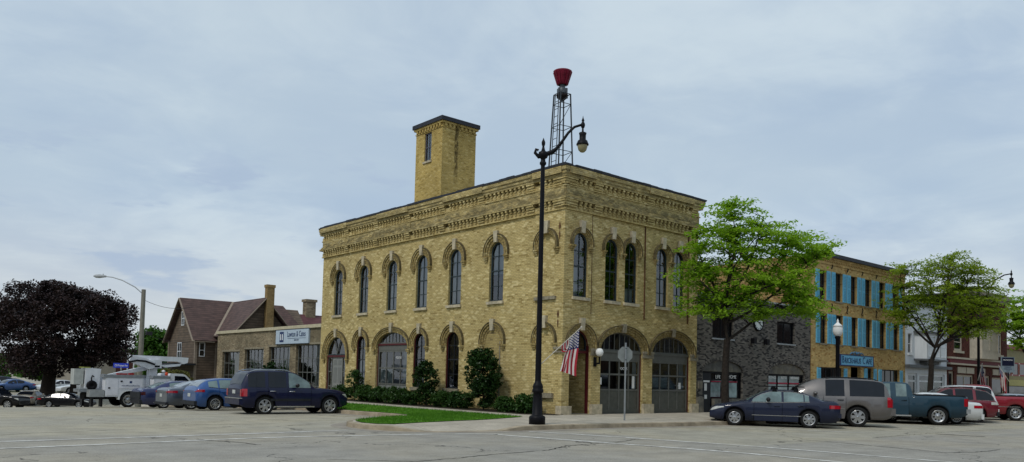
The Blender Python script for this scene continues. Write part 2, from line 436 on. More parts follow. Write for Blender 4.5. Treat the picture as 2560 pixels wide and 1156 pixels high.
# kerb line, anticlockwise from the right
KERB = [(80, -5.0), (40, -5.0), (20, -5.0), (8, -5.0), (2.3, -4.95), (-2, -4.5), (-6.1, -4.42), (-7.3, -4.33), (-8.2, -4.18), (-9.1, -3.92), (-9.85, -3.3), (-10.25, -2.4), (-10.32, -1.5), (-10.05, -.6), (-9.4, .2),
        (-8.4, .95), (-7.4, 1.45), (-6.5, 1.9), (-5.95, 2.6), (-5.7, 3.6), (-5.6, 5), (-5.55, 8), (-5.5, 12), (-5.5, 20), (-5.5, 28), (-5.5, 40)]
def crom(P, n=5):
    out = []
    for i in range(len(P) - 1):
        p0 = Vector(P[max(i - 1, 0)]); p1 = Vector(P[i]); p2 = Vector(P[i + 1]); p3 = Vector(P[min(i + 2, len(P) - 1)])
        if (p2 - p1).length > 6 or (p1 - p0).length > 6 or (p3 - p2).length > 6:
            k = max(2, int((p2 - p1).length / 2)); out += [tuple(p1.lerp(p2, j / k)) for j in range(k)]; continue
        for j in range(n):
            t = j / n
            out.append(tuple(.5 * ((2 * p1) + (p2 - p0) * t + (2 * p0 - 5 * p1 + 4 * p2 - p3) * t * t + (3 * p1 - p0 - 3 * p2 + p3) * t ** 3)))
    out.append(tuple(P[-1])); return out
KP = crom(KERB)
def offset_line(P, d):
    out = []
    for i, p in enumerate(P):
        a = Vector(P[max(i - 1, 0)]); b = Vector(P[min(i + 1, len(P) - 1)]); t = (b - a).normalized()
        out.append((p[0] + t.y * d, p[1] - t.x * d))
    return out
KI = offset_line(KP, .17); KG = offset_line(KP, -.5); KO = offset_line(KP, -.02)
mb = MB()
for i in range(len(KP) - 1):
    a, b = KP[i], KP[i + 1]; c, d = KI[i + 1], KI[i]; e, f = KO[i], KO[i + 1]
    za, zb, zc, zd = H(*a), H(*b), H(*c), H(*d)
    mb.face([(*a, za - .015), (*b, zb - .015), (*c, zc + .006), (*d, zd + .006)], 0, True)
    mb.face([(*e, g(*e) - .02), (*f, g(*f) - .02), (*b, zb - .015), (*a, za - .015)], 0, True)
struct(mb.build('kerb', M_CONC))
# concrete gutter strip along the kerb
mb = MB()
for i in range(len(KP) - 1):
    a, b, c, d = KP[i], KP[i + 1], KG[i + 1], KG[i]
    mb.face([(*p, g(*p) + .004) for p in (a, b, c, d)], 0, True)
struct(mb.build('gutter', mat('gutter_concrete', (.31, .275, .225), .9, var=.16, scale=2.5, c2=(.26, .235, .2))))
M_WALK = concmat('sidewalk_concrete', (.42, .375, .30))
inner = [p for p in KI]
# sidewalk: whole raised area up to the buildings, lawn laid on top of it
poly = [p for p in inner if p[0] < 79] + [(-5.4, 40), (.4, 40), (.4, .2), (60, .2), (79, .2)]
struct(sheet('sidewalk', poly, H, M_WALK, 6, 0.))
# lawn
LAWN = [(-2.95, -1.0), (-3.6, -1.15), (-5.2, -1.42), (-6.7, -1.7), (-8.4, -2.15), (-9.5, -2.5), (-9.95, -2.25), (-10.05, -1.5), (-9.8, -.7), (-9.2, -.05), (-8.2, .7), (-7.2, 1.2), (-6.3, 1.65), (-5.72, 2.5),
        (-5.48, 3.6), (-5.38, 5), (-5.33, 8), (-5.28, 12), (-5.28, 20), (-5.28, 30), (-3.1, 30), (-3.1, 12), (-3.05, 5), (-3.0, 1)]
def grassmat():
    M, t, b = newmat('lawn_grass')
    pos = t.add('ShaderNodeNewGeometry').outputs['Position']
    f = t.remap(t.noise(pos, 1.6, 5, .7), .32, .68); f2 = t.remap(t.noise(pos, 24, 4, .7), .3, .7, .6, 1.35)
    col = t.mix(f, (.05, .16, .009, 1), (.12, .27, .024, 1))
    t.set(b, 'Base Color', t.mix(1., col, t.vec(f2, f2, f2), 'MULTIPLY')); b.inputs['Roughness'].default_value = .9; b.inputs['Specular IOR Level'].default_value = .1
    return M
M_GRASS = grassmat()
o = sheet('lawn', LAWN, H, M_GRASS, 6, .02); struct(o)
bed = [(-.02, -.15), (-.6, -.35), (-1.55, .6), (-1.6, 3), (-1.6, 17), (-.02, 17)]
struct(sheet('planting_bed', bed, H, mat('dark_soil', (.035, .027, .018), .95, var=.35, scale=9, bump=.4), 4, .012))
def inside(p, poly):
    x, y = p; c = False; j = len(poly) - 1
    for i in range(len(poly)):
        xi, yi = poly[i]; xj, yj = poly[j]
        if (yi > y) != (yj > y) and x < (xj - xi) * (y - yi) / (yj - yi) + xi: c = not c
        j = i
    return c
rg = random.Random(3)
mb = MB()
cnt = 0
while cnt < 16000:
    x = rg.uniform(-10.1, -2.9); y = rg.uniform(-2.6, 12)
    if y > 3 and rg.random() < .35: continue
    if not inside((x, y), LAWN): continue
    h = rg.uniform(.035, .095); a = rg.uniform(0, 2 * PI); w = rg.uniform(.006, .012); z = H(x, y) + .015
    lx, ly = rg.gauss(0, .025), rg.gauss(0, .025); ca, sa = math.cos(a) * w, math.sin(a) * w
    mb.face([(x - ca, y - sa, z), (x + ca, y + sa, z), (x + lx, y + ly, z + h)]); cnt += 1
o = mb.build('grass', leafmat('grass_blades', (.035, .12, .008), (.11, .25, .025), .3)); o['kind'] = 'stuff'; o['label'] = 'short green lawn grass on the corner island'
# few dandelion heads
# painted lines
M_LINE = mat('road_paint', (.72, .71, .66), .8, var=.15, scale=5, c2=(.52, .5, .45))
def stripe(mb, P, w=.1):
    P = crom(P, 4) if len(P) > 2 else [tuple(Vector(P[0]).lerp(Vector(P[1]), i / 12)) for i in range(13)]
    A = offset_line(P, w / 2); B = offset_line(P, -w / 2)
    for i in range(len(P) - 1):
        mb.face([(*p, g(*p) + .008) for p in (A[i], A[i + 1], B[i + 1], B[i])])
mb = MB()
stripe(mb, [(-60, -3.4), (-40, -3.2), (-19.8, -3.0), (-15, -2.75), (-11.1, -2.5)], .14)
stripe(mb, [(-60, -5.1), (-40, -4.95), (-20, -4.66), (-14.5, -4.1), (-11.2, -4.45), (-9.4, -4.75), (-8.4, -5.1), (-7.9, -5.5)], .14)
stripe(mb, [(-7.9, -5.3), (-7.75, -6.4), (-6.95, -9.3), (-6.2, -12.2), (-6.0, -14.5), (-5.8, -18), (-5.6, -22)], .16)
stripe(mb, [(-6.1, -4.85), (-5.5, -6.5), (-4.94, -8.3), (-4.1, -11.6), (-3.6, -15.2), (-3.2, -19)], .16)
struct(mb.build('crosswalk_marking', M_LINE))
rk = random.Random(12)
mb = MB()
for pts, w in (([(-15.3, -9.3), (-14.07, -10.43), (-13.07, -10.28), (-11.81, -10.01), (-10.96, -9.94), (-9.96, -9.79), (-8.66, -9.13), (-6.19, -8.79), (-4.94, -8.3)], .035), ([(-15.87, -3.8), (-15.78, -4.35), (-15.54, -4.7), (-15.28, -5.29), (-15.22, -5.78)], .04),
               ([(-.39, -10.71), (-.3, -11.38), (-.32, -12.12), (-.53, -13.01), (-.62, -14.02), (-.83, -14.9), (.21, -15.29), (1.85, -15.33)], .045), ([(7.63, -11.4), (7.79, -12.15), (7.95, -12.9)], .13), ([(-19.46, -1.0), (-18.65, -.63), (-17.83, -.5), (-16.91, -.22), (-16.5, -.21)], .03), ([(-12.6, .6), (-13.4, 1.2), (-14.6, 1.3)], .05), ([(3, -11.3), (9, -11.1), (16, -11.25)], .03)):
    P = []
    for a, b in zip(pts, pts[1:]):
        n = max(2, int(math.hypot(b[0] - a[0], b[1] - a[1]) / .12))
        P += [(lerp(a[0], b[0], k / n) + rk.gauss(0, .018), lerp(a[1], b[1], k / n) + rk.gauss(0, .018)) for k in range(n)]
    P.append(pts[-1])
    for i in range(len(P) - 1):
        p, q = Vector((*P[i], 0)), Vector((*P[i + 1], 0)); d = (q - p).normalized(); s_ = Vector((-d.y, d.x, 0)); wa, wb = w * rk.uniform(.3, .7), w * rk.uniform(.3, .7)
        mb.face([(v.x, v.y, g(v.x, v.y) + .006) for v in (p - s_ * wa, q - s_ * wb, q + s_ * wb, p + s_ * wa)])
struct(mb.build('road_crack', mat('tar_crack', (.045, .042, .038), .9, var=.3)))
mb = MB()
for y in (4.1, 9.2, 13.4, 17.4): stripe(mb, [(-11.2, y), (-6.1, y)], .1)
for x in (2.2, 7.0, 10.9, 14.4, 17.6, 20.8): stripe(mb, [(x + 3.4, -10.2), (x, -5.5)], .1)
struct(mb.build('parking_marking', M_LINE))

# ------------------------------------------------------------------ facades
def arc(op, u):
    ua, ub, zs, zsp, cr = op
    c = (ua + ub) / 2; a = (ub - ua) / 2
    if cr <= zsp: return zsp
    return zsp + (cr - zsp) * math.sqrt(max(0, 1 - ((u - c) / a) ** 2))
def outline(op, n=12, ins=0., bot=0.):
    """sill left, up, over the arch, down to sill right; shrunk by ins"""
    ua, ub, zs, zsp, cr = op
    ua += ins; ub -= ins; zs += bot
    c = (ua + ub) / 2; a = (ub - ua) / 2
    if cr <= zsp: return [(ua, zs), (ua, zsp - ins), (ub, zsp - ins), (ub, zs)]
    h = cr - zsp - ins
    return [(ua, zs)] + [(c - a * math.cos(PI * i / n), zsp + h * math.sin(PI * i / n)) for i in range(n + 1)] + [(ub, zs)]
def facade(mb, O, U, N, u0, u1, z0, z1, ops, dep=.22, mi=0):
    O = Vector(O); U = Vector(U); N = Vector(N)
    P = lambda u, z, d=0: O + U * u + Z * z + N * d
    q = lambda a, b, c, d: mb.face([P(a, c), P(b, c), P(b, d), P(a, d)], mi)
    cur = u0
    for op in sorted(ops):
        ua, ub, zs, zsp, cr = op
        if ua > cur: q(cur, ua, z0, z1)
        if zs > z0: q(ua, ub, z0, zs)
        k = 14 if cr > zsp else 1
        for i in range(k):
            c = (ua + ub) / 2; a = (ub - ua) / 2
            x0 = c - a * math.cos(PI * i / k); x1 = c - a * math.cos(PI * (i + 1) / k)
            mb.face([P(x0, arc(op, x0)), P(x1, arc(op, x1)), P(x1, z1), P(x0, z1)], mi)
        L = outline(op, 14); L.append(L[0])
        for (a, b), (c, d) in zip(L, L[1:]):
            mb.face([P(a, b), P(c, d), P(c, d, -dep), P(a, b, -dep)], mi)
        cur = ub
    if cur < u1: q(cur, u1, z0, z1)
def window(name, par, O, U, N, op, dep, fm, cols=2, rows=(), fw=.07, mw=.03, glass=None, curtain=None, gname='pane', rail=None, th=.06, sub=True, bottom=None):
    """frame ring and muntins as one part, the glass a sub-part; dep = depth of the frame's front behind the wall face"""
    O = Vector(O); U = Vector(U); N = Vector(N)
    P = lambda u, z, d=0: O + U * u + Z * z + N * d
    mb = MB()
    A = outline(op, 14); B = outline(op, 14, fw, fw)
    A.append(A[0]); B.append(B[0])
    d0 = -dep
    for i in range(len(A) - 1):
        a, b, c, d = A[i], A[i + 1], B[i + 1], B[i]
        mb.face([P(*a, d0), P(*b, d0), P(*c, d0), P(*d, d0)])
        mb.face([P(*d, d0), P(*c, d0), P(*c, d0 - th), P(*d, d0 - th)])
    ua, ub, zs, zsp, cr = op
    ia, ib = ua + fw, ub - fw
    dm = d0 - .012
    iop = (ia, ib, zs + fw, zsp if cr > zsp else zsp - fw, cr - fw if cr > zsp else 0)
    for k in range(1, cols):
        u = ia + (ib - ia) * k / cols
        zt = arc(iop, u)
        mb.obox(P(u, 0), U, Z, N, (-mw / 2, mw / 2), (zs + fw, zt), (dm - th + .02, dm))
    for z in rows:
        w = .055 if (rail is not None and abs(z - rail) < 1e-3) else mw
        x0, x1 = ia, ib
        if z > iop[3] and cr > zsp:
            c = (ia + ib) / 2; a = (ib - ia) / 2; s = a * math.sqrt(max(0, 1 - ((z - iop[3]) / (iop[4] - iop[3])) ** 2)); x0, x1 = c - s, c + s
        mb.obox(P(0, z), U, Z, N, (x0, x1), (-w / 2, w / 2), (dm - th + .02, dm + .004))
    o = mb.build(name, fm, par)
    mg = MB(); G = outline(op, 14, fw * .9, fw * .9)
    gp = [P(u, z, d0 - th * .6) for u, z in G]
    nn = Vector((0, 0, 0))
    for i in range(1, len(gp) - 1): nn += (gp[i] - gp[0]).cross(gp[i + 1] - gp[0])
    if nn.dot(N) < 0: gp = gp[::-1]
    mg.face(gp)
    mg.build(gname, glass or M_GLASS, o)
    if curtain:
        mc = MB()
        for (f0, f1, zb, zt) in curtain:
            n = 10; x0 = ia + (ib - ia) * f0; x1 = ia + (ib - ia) * f1
            for i in range(n):
                xa = x0 + (x1 - x0) * i / n; xb = x0 + (x1 - x0) * (i + 1) / n
                da = d0 - .09 - .03 * (i % 2); db = d0 - .09 - .03 * ((i + 1) % 2)
                mc.face([P(xa, zb, da), P(xb, zb, db), P(xb, min(zt, arc(iop, xb)), db), P(xa, min(zt, arc(iop, xa)), da)])
        mc.build('curtain', M_CURT, o)
    return o
def arch_ring(mb, O, U, N, c, zsp, a, h, r0, r1, d, seg, leg=.0, m=(0, 1)):
    """arch moulding: ellipse a x h grown by r0..r1, standing d proud; voussoirs alternate between the two materials"""
    O = Vector(O); U = Vector(U); N = Vector(N)
    P = lambda u, z, dd: O + U * u + Z * z + N * dd
    pts = []
    for i in range(seg + 1):
        t = PI * i / seg
        pts.append(((c - (a + r0) * math.cos(t), zsp + (h + r0) * math.sin(t)), (c - (a + r1) * math.cos(t), zsp + (h + r1) * math.sin(t))))
    if leg:
        pts = [((c - a - r0, zsp - leg), (c - a - r1, zsp - leg))] + pts + [((c + a + r0, zsp - leg), (c + a + r1, zsp - leg))]
    for i, ((p, q), (r, s)) in enumerate(zip(pts, pts[1:])):
        mi = m[i % 2]
        mb.face([P(*p, d), P(*q, d), P(*s, d), P(*r, d)], mi)
        mb.face([P(*q, d), P(*q, 0), P(*s, 0), P(*s, d)], mi)
        mb.face([P(*p, 0), P(*p, d), P(*r, d), P(*r, 0)], mi)
    for (p, q) in (pts[0], pts[-1]):
        mb.face([P(*p, 0), P(*q, 0), P(*q, d), P(*p, d)], m[0])
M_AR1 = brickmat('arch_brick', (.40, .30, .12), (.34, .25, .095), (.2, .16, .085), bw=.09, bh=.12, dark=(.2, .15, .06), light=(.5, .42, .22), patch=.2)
M_SHADE_DIRT = mat('shade_dirt_brick', (.10, .08, .04), .9, var=.4, scale=6)  # dark colour paints the shadow line at the hood's outer edge, with some dirt
M_AR2 = brickmat('arch_brick_dark', (.30, .22, .085), (.26, .19, .07), (.2, .16, .085), bw=.09, bh=.12, dark=(.16, .12, .05), patch=.2)  # darker brick alternating with the paler one in the voussoirs
def hood(par, O, U, N, op, w=.4, brackets=True, key=True, leg=.12, kw=.26, kh=.5):
    ua, ub, zs, zsp, cr = op
    c = (ua + ub) / 2; a = (ub - ua) / 2; h = cr - zsp
    mb = MB(); seg = max(14, int(PI * (a + .3) / .1)); 
    arch_ring(mb, O, U, N, c, zsp, a, h, .0, w * .36, .022, seg, leg, (0, 1))
    arch_ring(mb, O, U, N, c, zsp, a, h, w * .37, w * .70, .055, seg, leg, (1, 0))
    arch_ring(mb, O, U, N, c, zsp, a, h, w * .74, w * .95, .10, seg, leg, (0, 0))
    md = MB(); arch_ring(md, O, U, N, c, zsp, a, h, w * .951, w * .951 + .035, .125, seg, leg, (0, 0)); md.build('shade_dirt_ring', M_SHADE_DIRT, par)  # thin ring added to draw the hood's edge shadow and grime
    if brackets:
        for s in (-1, 1):
            uc = c + s * (a + w * .62)
            for i, (ww, dd) in enumerate(((.15, .12), (.12, .09), (.085, .055))):
                mb.obox(Vector(O) + Vector(U) * uc, U, Z, N, (-ww, ww), (zsp - leg - .085 * (i + 1), zsp - leg - .085 * i - .012), (0, dd), 0)
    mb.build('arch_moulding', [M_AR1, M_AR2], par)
    if key:
        mk = MB()
        mk.prism([(-kw * .38, cr - .02), (kw * .38, cr - .02), (kw * .55, cr + kh), (-kw * .55, cr + kh)], Vector(O) + Vector(U) * c, U, Z, N, 0, .13)
        mk.build('keystone', M_STONE if kh > .4 else M_STONE_D, par)
def sill(par, O, U, N, u0, u1, z, h=.13, d=.09, m=None):
    mb = MB(); mb.obox(O, U, Z, N, (u0, u1), (z - h, z), (-.2, d)); mb.build('sill', m or M_STONE, par)
def text(body, size, at, U, N, m, par, name='lettering', sx=1., align='CENTER', ext=.004):
    cu = bpy.data.curves.new(name, 'FONT'); cu.body = body; cu.size = size; cu.align_x = align; cu.align_y = 'CENTER'; cu.extrude = ext; cu.resolution_u = 3
    ob = bpy.data.objects.new('tmp', cu); COL.objects.link(ob)
    dg = bpy.context.evaluated_depsgraph_get()
    me = bpy.data.meshes.new_from_object(ob.evaluated_get(dg))
    bpy.data.objects.remove(ob)
    off = wloc(par); U = Vector(U); N = Vector(N); at = Vector(at)
    for v in me.vertices:
        v.co = at + U * (v.co.x * sx) + Z * v.co.y + N * (v.co.z + ext) - off
    me.materials.clear(); me.materials.append(m); me.name = name
    o = bpy.data.objects.new(name, me); COL.objects.link(o); o.parent = par
    return o
FX, FN = Vector((1, 0, 0)), Vector((0, -1, 0))     # front street facades
LX, LN = Vector((0, 1, 0)), Vector((-1, 0, 0))     # side street facades
# ------------------------------------------------------------------ corner brick building
B = thing('brick_building', 'two-storey cream brick corner building with arched windows and corbelled cornice', 'building')
LO = Vector((.05, 0, 0)); FO = Vector((0, .05, 0)); O0 = Vector((0, 0, 0))
UP = [18.97, 16.07, 13.12, 10.33, 7.52, 4.40]
up_ops = [(c - .5, c + .5, 5.06, 7.25, 7.75) for c in UP]
D1 = (17.86, 20.16, .22, 2.62, 3.77); N1 = (15.63, 16.63, 1.06, 3.26, 3.77); BG = (11.46, 14.51, .22, 3.12, 3.9); N2 = (9.84, 10.88, 1.06, 3.25, 3.77); N3 = (7.03, 8.07, 1.06, 3.25, 3.77)
BL1 = (4.0, 5.04, .3, 3.25, 3.77); BL2 = (.55, 1.57, 1.05, 3.25, 3.77); BL3 = (.55, 1.57, 5.06, 7.22, 7.74)
mb = MB()
facade(mb, LO, LX, LN, 1.81, 20.95, 4.35, 8.62, up_ops)
facade(mb, LO, LX, LN, 1.81, 20.95, -1.6, 4.35, [D1, N1, BG, N2, N3], .25)
facade(mb, O0, LX, LN, 0, 1.81, 4.35, 8.62, [BL3], .1)
facade(mb, O0, LX, LN, 0, 1.81, -.5, 4.35, [BL2], .1)
mb.face([(0, 1.81, -.5), (.05, 1.81, -.5), (.05, 1.81, 8.62), (0, 1.81, 8.62)])
for op in (BL2, BL3): mb.face([(.1, a, b) for a, b in outline(op, 14)])
# shallow blind arch panel drawn by a raised frame on the recessed wall
mb.build('side_wall', M_BRICK, B)
mb = MB()
DR = (.42, 1.70, .2, 3.06, 3.70); G1 = (2.28, 5.06, .2, 2.95, 3.74); G2 = (5.70, 8.54, .2, 2.93, 3.72)
W = [(.55, 1.41), (2.52, 3.37), (3.79, 4.64), (5.95, 6.80), (7.22, 8.06)]
fw_ops = [(a, b, 5.06, 7.33, 7.76) for a, b in W]
facade(mb, O0, FX, FN, 0, 1.62, 4.35, 8.62, fw_ops[:1])
facade(mb, FO, FX, FN, 1.62, 8.36, 4.35, 8.62, fw_ops[1:])
facade(mb, O0, FX, FN, 8.36, 9.0, 4.35, 8.62, [])
facade(mb, O0, FX, FN, 0, 9.0, -.3, 4.35, [DR, G1, G2], .3)
for x in (1.62, 8.36): mb.face([(x, 0, 4.35), (x, .05, 4.35), (x, .05, 8.62), (x, 0, 8.62)])
mb.face([(1.62, 0, 4.35), (8.36, 0, 4.35), (8.36, .05, 4.35), (1.62, .05, 4.35)])
mb.build('front_wall', M_BRICK, B)
mb = MB()
mb.box(8.72, 9.0, .35, 20.94, -.5, 10.3); mb.box(.35, 8.7, 20.66, 20.94, -1.6, 10.3)
mb.build('rear_wall', M_BRICK, B)
mb = MB(); mb.box(.3, 8.7, .3, 20.6, 9.7, 9.82); mb.build('roof', M_ROOFING, B)
mb = MB(); mb.box(.36, 8.7, .42, 20.6, 4.2, 4.4); mb.box(.36, 8.7, 1.7, 20.6, .0, .12); mb.box(3.4, 3.5, 2.5, 20.6, .2, 9.6); mb.box(.4, 8.7, 3.2, 3.3, .2, 9.6); mb.build('interior', M_INT, B)
# cornice
JOG = [1.81, 5.21, 8.3, 11.35, 14.46, 17.73]
mb = MB()
def band(z0, z1, d, mi=0, inn=.3):
    mb.prism([(-d, 20.95 + min(d, .2)), (-d, -d), (9.0 + min(d, .32), -d), (9.0 + min(d, .32), inn), (inn, inn), (inn, 20.95 + min(d, .2))], (0, 0, 0), (1, 0, 0), (0, 1, 0), Z, z0, z1, mi)
band(8.62, 8.67, .055); band(8.67, 8.89, .02); band(8.89, 9.03, -.14)
band(9.03, 9.13, .17); band(9.13, 9.19, .12); band(9.19, 9.26, .08)
band(9.26, 9.58, .03); band(9.58, 9.63, .075); band(9.63, 9.82, .035); band(9.82, 9.96, -.14)
band(9.96, 10.06, .16); band(10.06, 10.2, .19); band(10.2, 10.37, .235)
rc = random.Random(5)
def dent(O, U, N, u, w, zt, st=3):
    for i in range(st):
        d = (.145, .105, .065)[i]
        mb.obox(O, U, Z, N, (u - w / 2, u + w / 2), (zt - .1 * (i + 1) + .004, zt - .1 * i - .002 if i else zt + .01), (-.13, d))
def solid(O, U, N, a, b, zt):
    for i in range(3):
        d = (.15, .11, .07)[i]
        mb.obox(O, U, Z, N, (a, b), (zt - .1 * (i + 1) + .012, zt - .1 * i - .004 if i else zt + .01), (-.13, d))
for zt in (9.03, 9.96):
    b = [0] + JOG + [20.95]
    for i in range(len(b) - 1):
        a, e = b[i], b[i + 1]
        s = .62 if i == 0 else .48
        solid(O0, LX, LN, a + (-.12 if i == 0 else .01), a + s, zt)
        n = int((e - a - s - .1) / .28)
        for k in range(n): dent(O0, LX, LN, a + s + .2 + k * .28, .13, zt)
    b = [0, 1.62, 5.08, 8.36, 9.0]
    for i in range(4):
        a, e = b[i], b[i + 1]
        s = .6 if i == 0 else .5
        solid(O0, FX, FN, a + (-.12 if i == 0 else .01), min(a + s, e), zt)
        n = int((e - a - s - .08) / .28)
        for k in range(n): dent(O0, FX, FN, a + s + .2 + k * .28, .13, zt)
# frieze panels step in and out bay by bay
for i, (a, e) in enumerate(zip([0] + JOG, JOG + [20.9])):
    if i % 2 == 0: mb.obox(O0, LX, Z, LN, (a + .02, e - .02), (9.28, 9.57), (0, .062)); mb.obox(O0, LX, Z, LN, (a + .02, e - .02), (10.08, 10.36), (0, .262))
for a, e in ((.02, 1.6), (5.1, 8.34)): mb.obox(O0, FX, Z, FN, (a, e), (9.28, 9.57), (0, .062)); mb.obox(O0, FX, Z, FN, (a, e), (10.08, 10.36), (0, .262))
mb.build('cornice', M_BRICK, B)
mb = MB(); band(10.37, 10.42, .27, 0, .25)
for i in range(40):                         # uneven coping tiles
    a = i * .53; mb.obox((0, 0, 0), LX, Z, LN, (a - .2, a + .31), (10.42 + rc.uniform(0, .004), 10.455 + rc.uniform(0, .03)), (-.22, .25 + rc.uniform(0, .03)))
for i in range(17):
    a = i * .53 + .32; mb.obox((0, 0, 0), FX, Z, FN, (a - .0, a + .51), (10.42, 10.455 + rc.uniform(0, .025)), (-.22, .26 + rc.uniform(0, .03)))
mb.build('coping', M_CAP, B)
def liner(par, O, U, N, op):
    mb = MB(); A_ = outline(op, 14, .002, .002); B_ = outline(op, 14, .04, .04); P = lambda u, z, d: O + U * u + Z * z + N * d
    for a, b, c, d in zip(A_, A_[1:], B_[1:], B_):
        mb.face([P(*a, -.04), P(*b, -.04), P(*c, -.04), P(*d, -.04)]); mb.face([P(*d, -.04), P(*c, -.04), P(*c, -.1), P(*d, -.1)])
    mb.build('red_surround', M_RED, par)
# side street windows, upper floor
cur = {0: None, 1: None, 2: [(.0, 1, 5.1, 6.6)], 3: [(.02, .98, 5.1, 7.75)], 4: [(.02, .98, 5.1, 7.75)], 5: [(.0, 1, 6.3, 7.75)]}
for i, op in enumerate(up_ops):
    window('window', B, LO, LX, LN, op, .1, M_FRAME, 2, (5.75, 6.45, 7.12), .075, .032, curtain=cur[i], rail=6.45)
    sill(B, LO, LX, LN, op[0] - .08, op[1] + .08, 5.06)
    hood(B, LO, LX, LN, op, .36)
for op in (N1, N2, N3):
    liner(B, LO, LX, LN, op)
    window('window', B, LO, LX, LN, op, .1, M_DARK, 2, (1.75, 2.45, 3.12), .06, .032, rail=2.45, curtain=[(0, 1, 1.1, 2.4)] if op is N1 else None)
    sill(B, LO, LX, LN, op[0] - .1, op[1] + .1, 1.06, .16, .1, M_STONE_D)
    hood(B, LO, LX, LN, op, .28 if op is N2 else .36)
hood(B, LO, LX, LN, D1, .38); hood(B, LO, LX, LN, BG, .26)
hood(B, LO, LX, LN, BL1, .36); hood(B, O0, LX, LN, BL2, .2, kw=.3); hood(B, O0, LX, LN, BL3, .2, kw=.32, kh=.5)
# blind panel of the bricked-up window
mb = MB(); L = outline(BL1, 14)
mb.face([(.045, a, b) for a, b in L]); mb.build('bricked_up_panel', brickmat('infill_brick', (.45, .345, .14), (.37, .28, .10), (.26, .21, .12), dark=(.24, .18, .08)), B)
mb = MB(); mb.obox(LO, LX, Z, LN, (3.97, 4.03), (.3, 3.25), (0, .03)); mb.build('drain_line', M_STONE_D, B)
sill(B, O0, LX, LN, .42, 1.7, 5.06, .14, .1, M_STONE_D); sill(B, O0, LX, LN, .45, 1.68, 1.05, .2, .13, M_STONE_D)
# side door with fan light and side lights
window('fan_light', B, LO, LX, LN, (17.86, 20.16, 2.72, 2.74, 3.77), .12, M_FRAME, 1, (), .06, .03)
mb = MB(); P = lambda a, b: (.155, a, b)
for s in (-1, 1):
    pts = [(19.01, 2.78), (19.01 + s * .12, 3.1), (19.01 + s * .36, 3.6)]
    for p, q in zip(pts, pts[1:]): mb.bar(P(*p), P(*q), .05, .05)
mb.build('glazing_bar', M_GFRAME, B)
mb = MB()
mb.obox(LO, LX, Z, LN, (17.86, 20.16), (2.6, 2.71), (-.2, -.06)); mb.build('transom', M_RED, B)
for a, b in ((17.86, 17.93), (20.09, 20.16)):
    mb = MB(); mb.obox(LO, LX, Z, LN, (a, b), (.22, 2.6), (-.2, -.07)); mb.build('door_jamb', M_RED, B)
for a, b in ((17.93, 18.42), (19.6, 20.09)):
    window('side_light', B, LO, LX, LN, (a, b, .22, 2.6, 0), .12, M_GFRAME, 1, (.9, 1.75), .06, .06)
mb = MB(); mb.obox(LO, LX, Z, LN, (18.42, 19.6), (.22, 2.6), (-.2, -.14)); 
dr = mb.build('door', mat('pale_grey_door', (.22, .225, .21), .5, var=.06), B)
mb = MB()
for a in (18.55, 19.08):
    for z0, z1 in ((.35, .95), (1.1, 2.0), (2.14, 2.42)):
        mb.obox(LO, LX, Z, LN, (a, a + .39), (z0, z1), (-.139, -.13)); 
mb.build('door_panel', mat('door_panel_grey', (.165, .17, .16), .5, var=.06), dr)
mb = MB(); mb.lathe([(.0, 0), (.03, .01), (.035, .04), (0, .06)], (-.0 + .19, 18.52, 1.15), (-1, 0, 0), 10); mb.build('handle', M_BLACK, dr)
def big_door(par, O, U, N, op, head, rows, cols, panel, fm, pm, dep, lit, textat=None):
    """former engine bay: arched transom over a glazed frame with solid lower panels"""
    ua, ub, zs, zsp, cr = op
    t = window('transom_window', par, O, U, N, (ua, ub, head[1], max(zsp, head[1] + .02), cr), dep, M_GFRAME, 8 if ub - ua < 3 else 9, (), .06, .035)
    O = Vector(O); U = Vector(U)
    mb = MB(); mb.obox(O, U, Z, N, (ua, ub), (head[1] - .09, head[1]), (-dep - .1, -dep + .05)); mb.build('transom', M_RED if cols == 4 and U.y else fm, par)
    for a, m_ in ((ua, fm), (ub - .05, M_RED)):
        mb = MB(); mb.obox(O, U, Z, N, (a, a + .05), (zs, head[1] - .09), (-dep - .1, -dep + .03)); mb.build('door_jamb', m_, par)
    ua += .05; ub -= .05
    d = window('engine_bay_door', par, O, U, N, (ua, ub, zs, head[0], 0), dep, fm, cols, rows + [panel], .09, .075, curtain=lit)
    mb = MB(); mb.obox(O, U, Z, N, (ua, ub), (head[0], head[1] - .09), (-dep - .06, -dep + .01)); mb.build('head_panel', fm, d)
    mb = MB(); w = (ub - ua - .18) / cols
    for i in range(cols):
        a = ua + .09 + i * w
        mb.obox(O, U, Z, N, (a + .03, a + w - .03), (zs + .17, panel - .05), (-dep - .05, -dep - .03))
    mb.obox(O, U, Z, N, (ua + .08, ub - .08), (zs + .03, zs + .17), (-dep - .05, -dep + .006))
    mb.build('lower_panel', pm, d)
    return d
M_GP = mat('door_panel_paint', (.085, .088, .074), .5, var=.12, c2=(.095, .095, .08))
e1 = big_door(B, LO, LX, LN, BG, (2.95, 3.3), [2.0], 4, 1.15, M_GFRAME, mat('pale_panel', (.2, .21, .19), .6), .14, [(.05, .2, 1.2, 2.9), (.55, 1, 1.2, 1.95)])
text('FOCUS', .17, (-.06 + .05 + .14, 12.35, 2.55), (0, -1, 0), LN, M_LETTER_W, e1)
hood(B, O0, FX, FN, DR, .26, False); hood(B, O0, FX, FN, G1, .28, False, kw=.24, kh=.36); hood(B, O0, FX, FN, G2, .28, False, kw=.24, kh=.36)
e1 = big_door(B, O0, FX, FN, G1, (2.56, 2.92), [1.9], 4, 1.23, M_GFRAME, M_GP, .16, [(.88, .98, 1.3, 2.5)])
text('FOCUS', .17, (3.95, .19, 2.16), FX, FN, M_LETTER_W, e1)
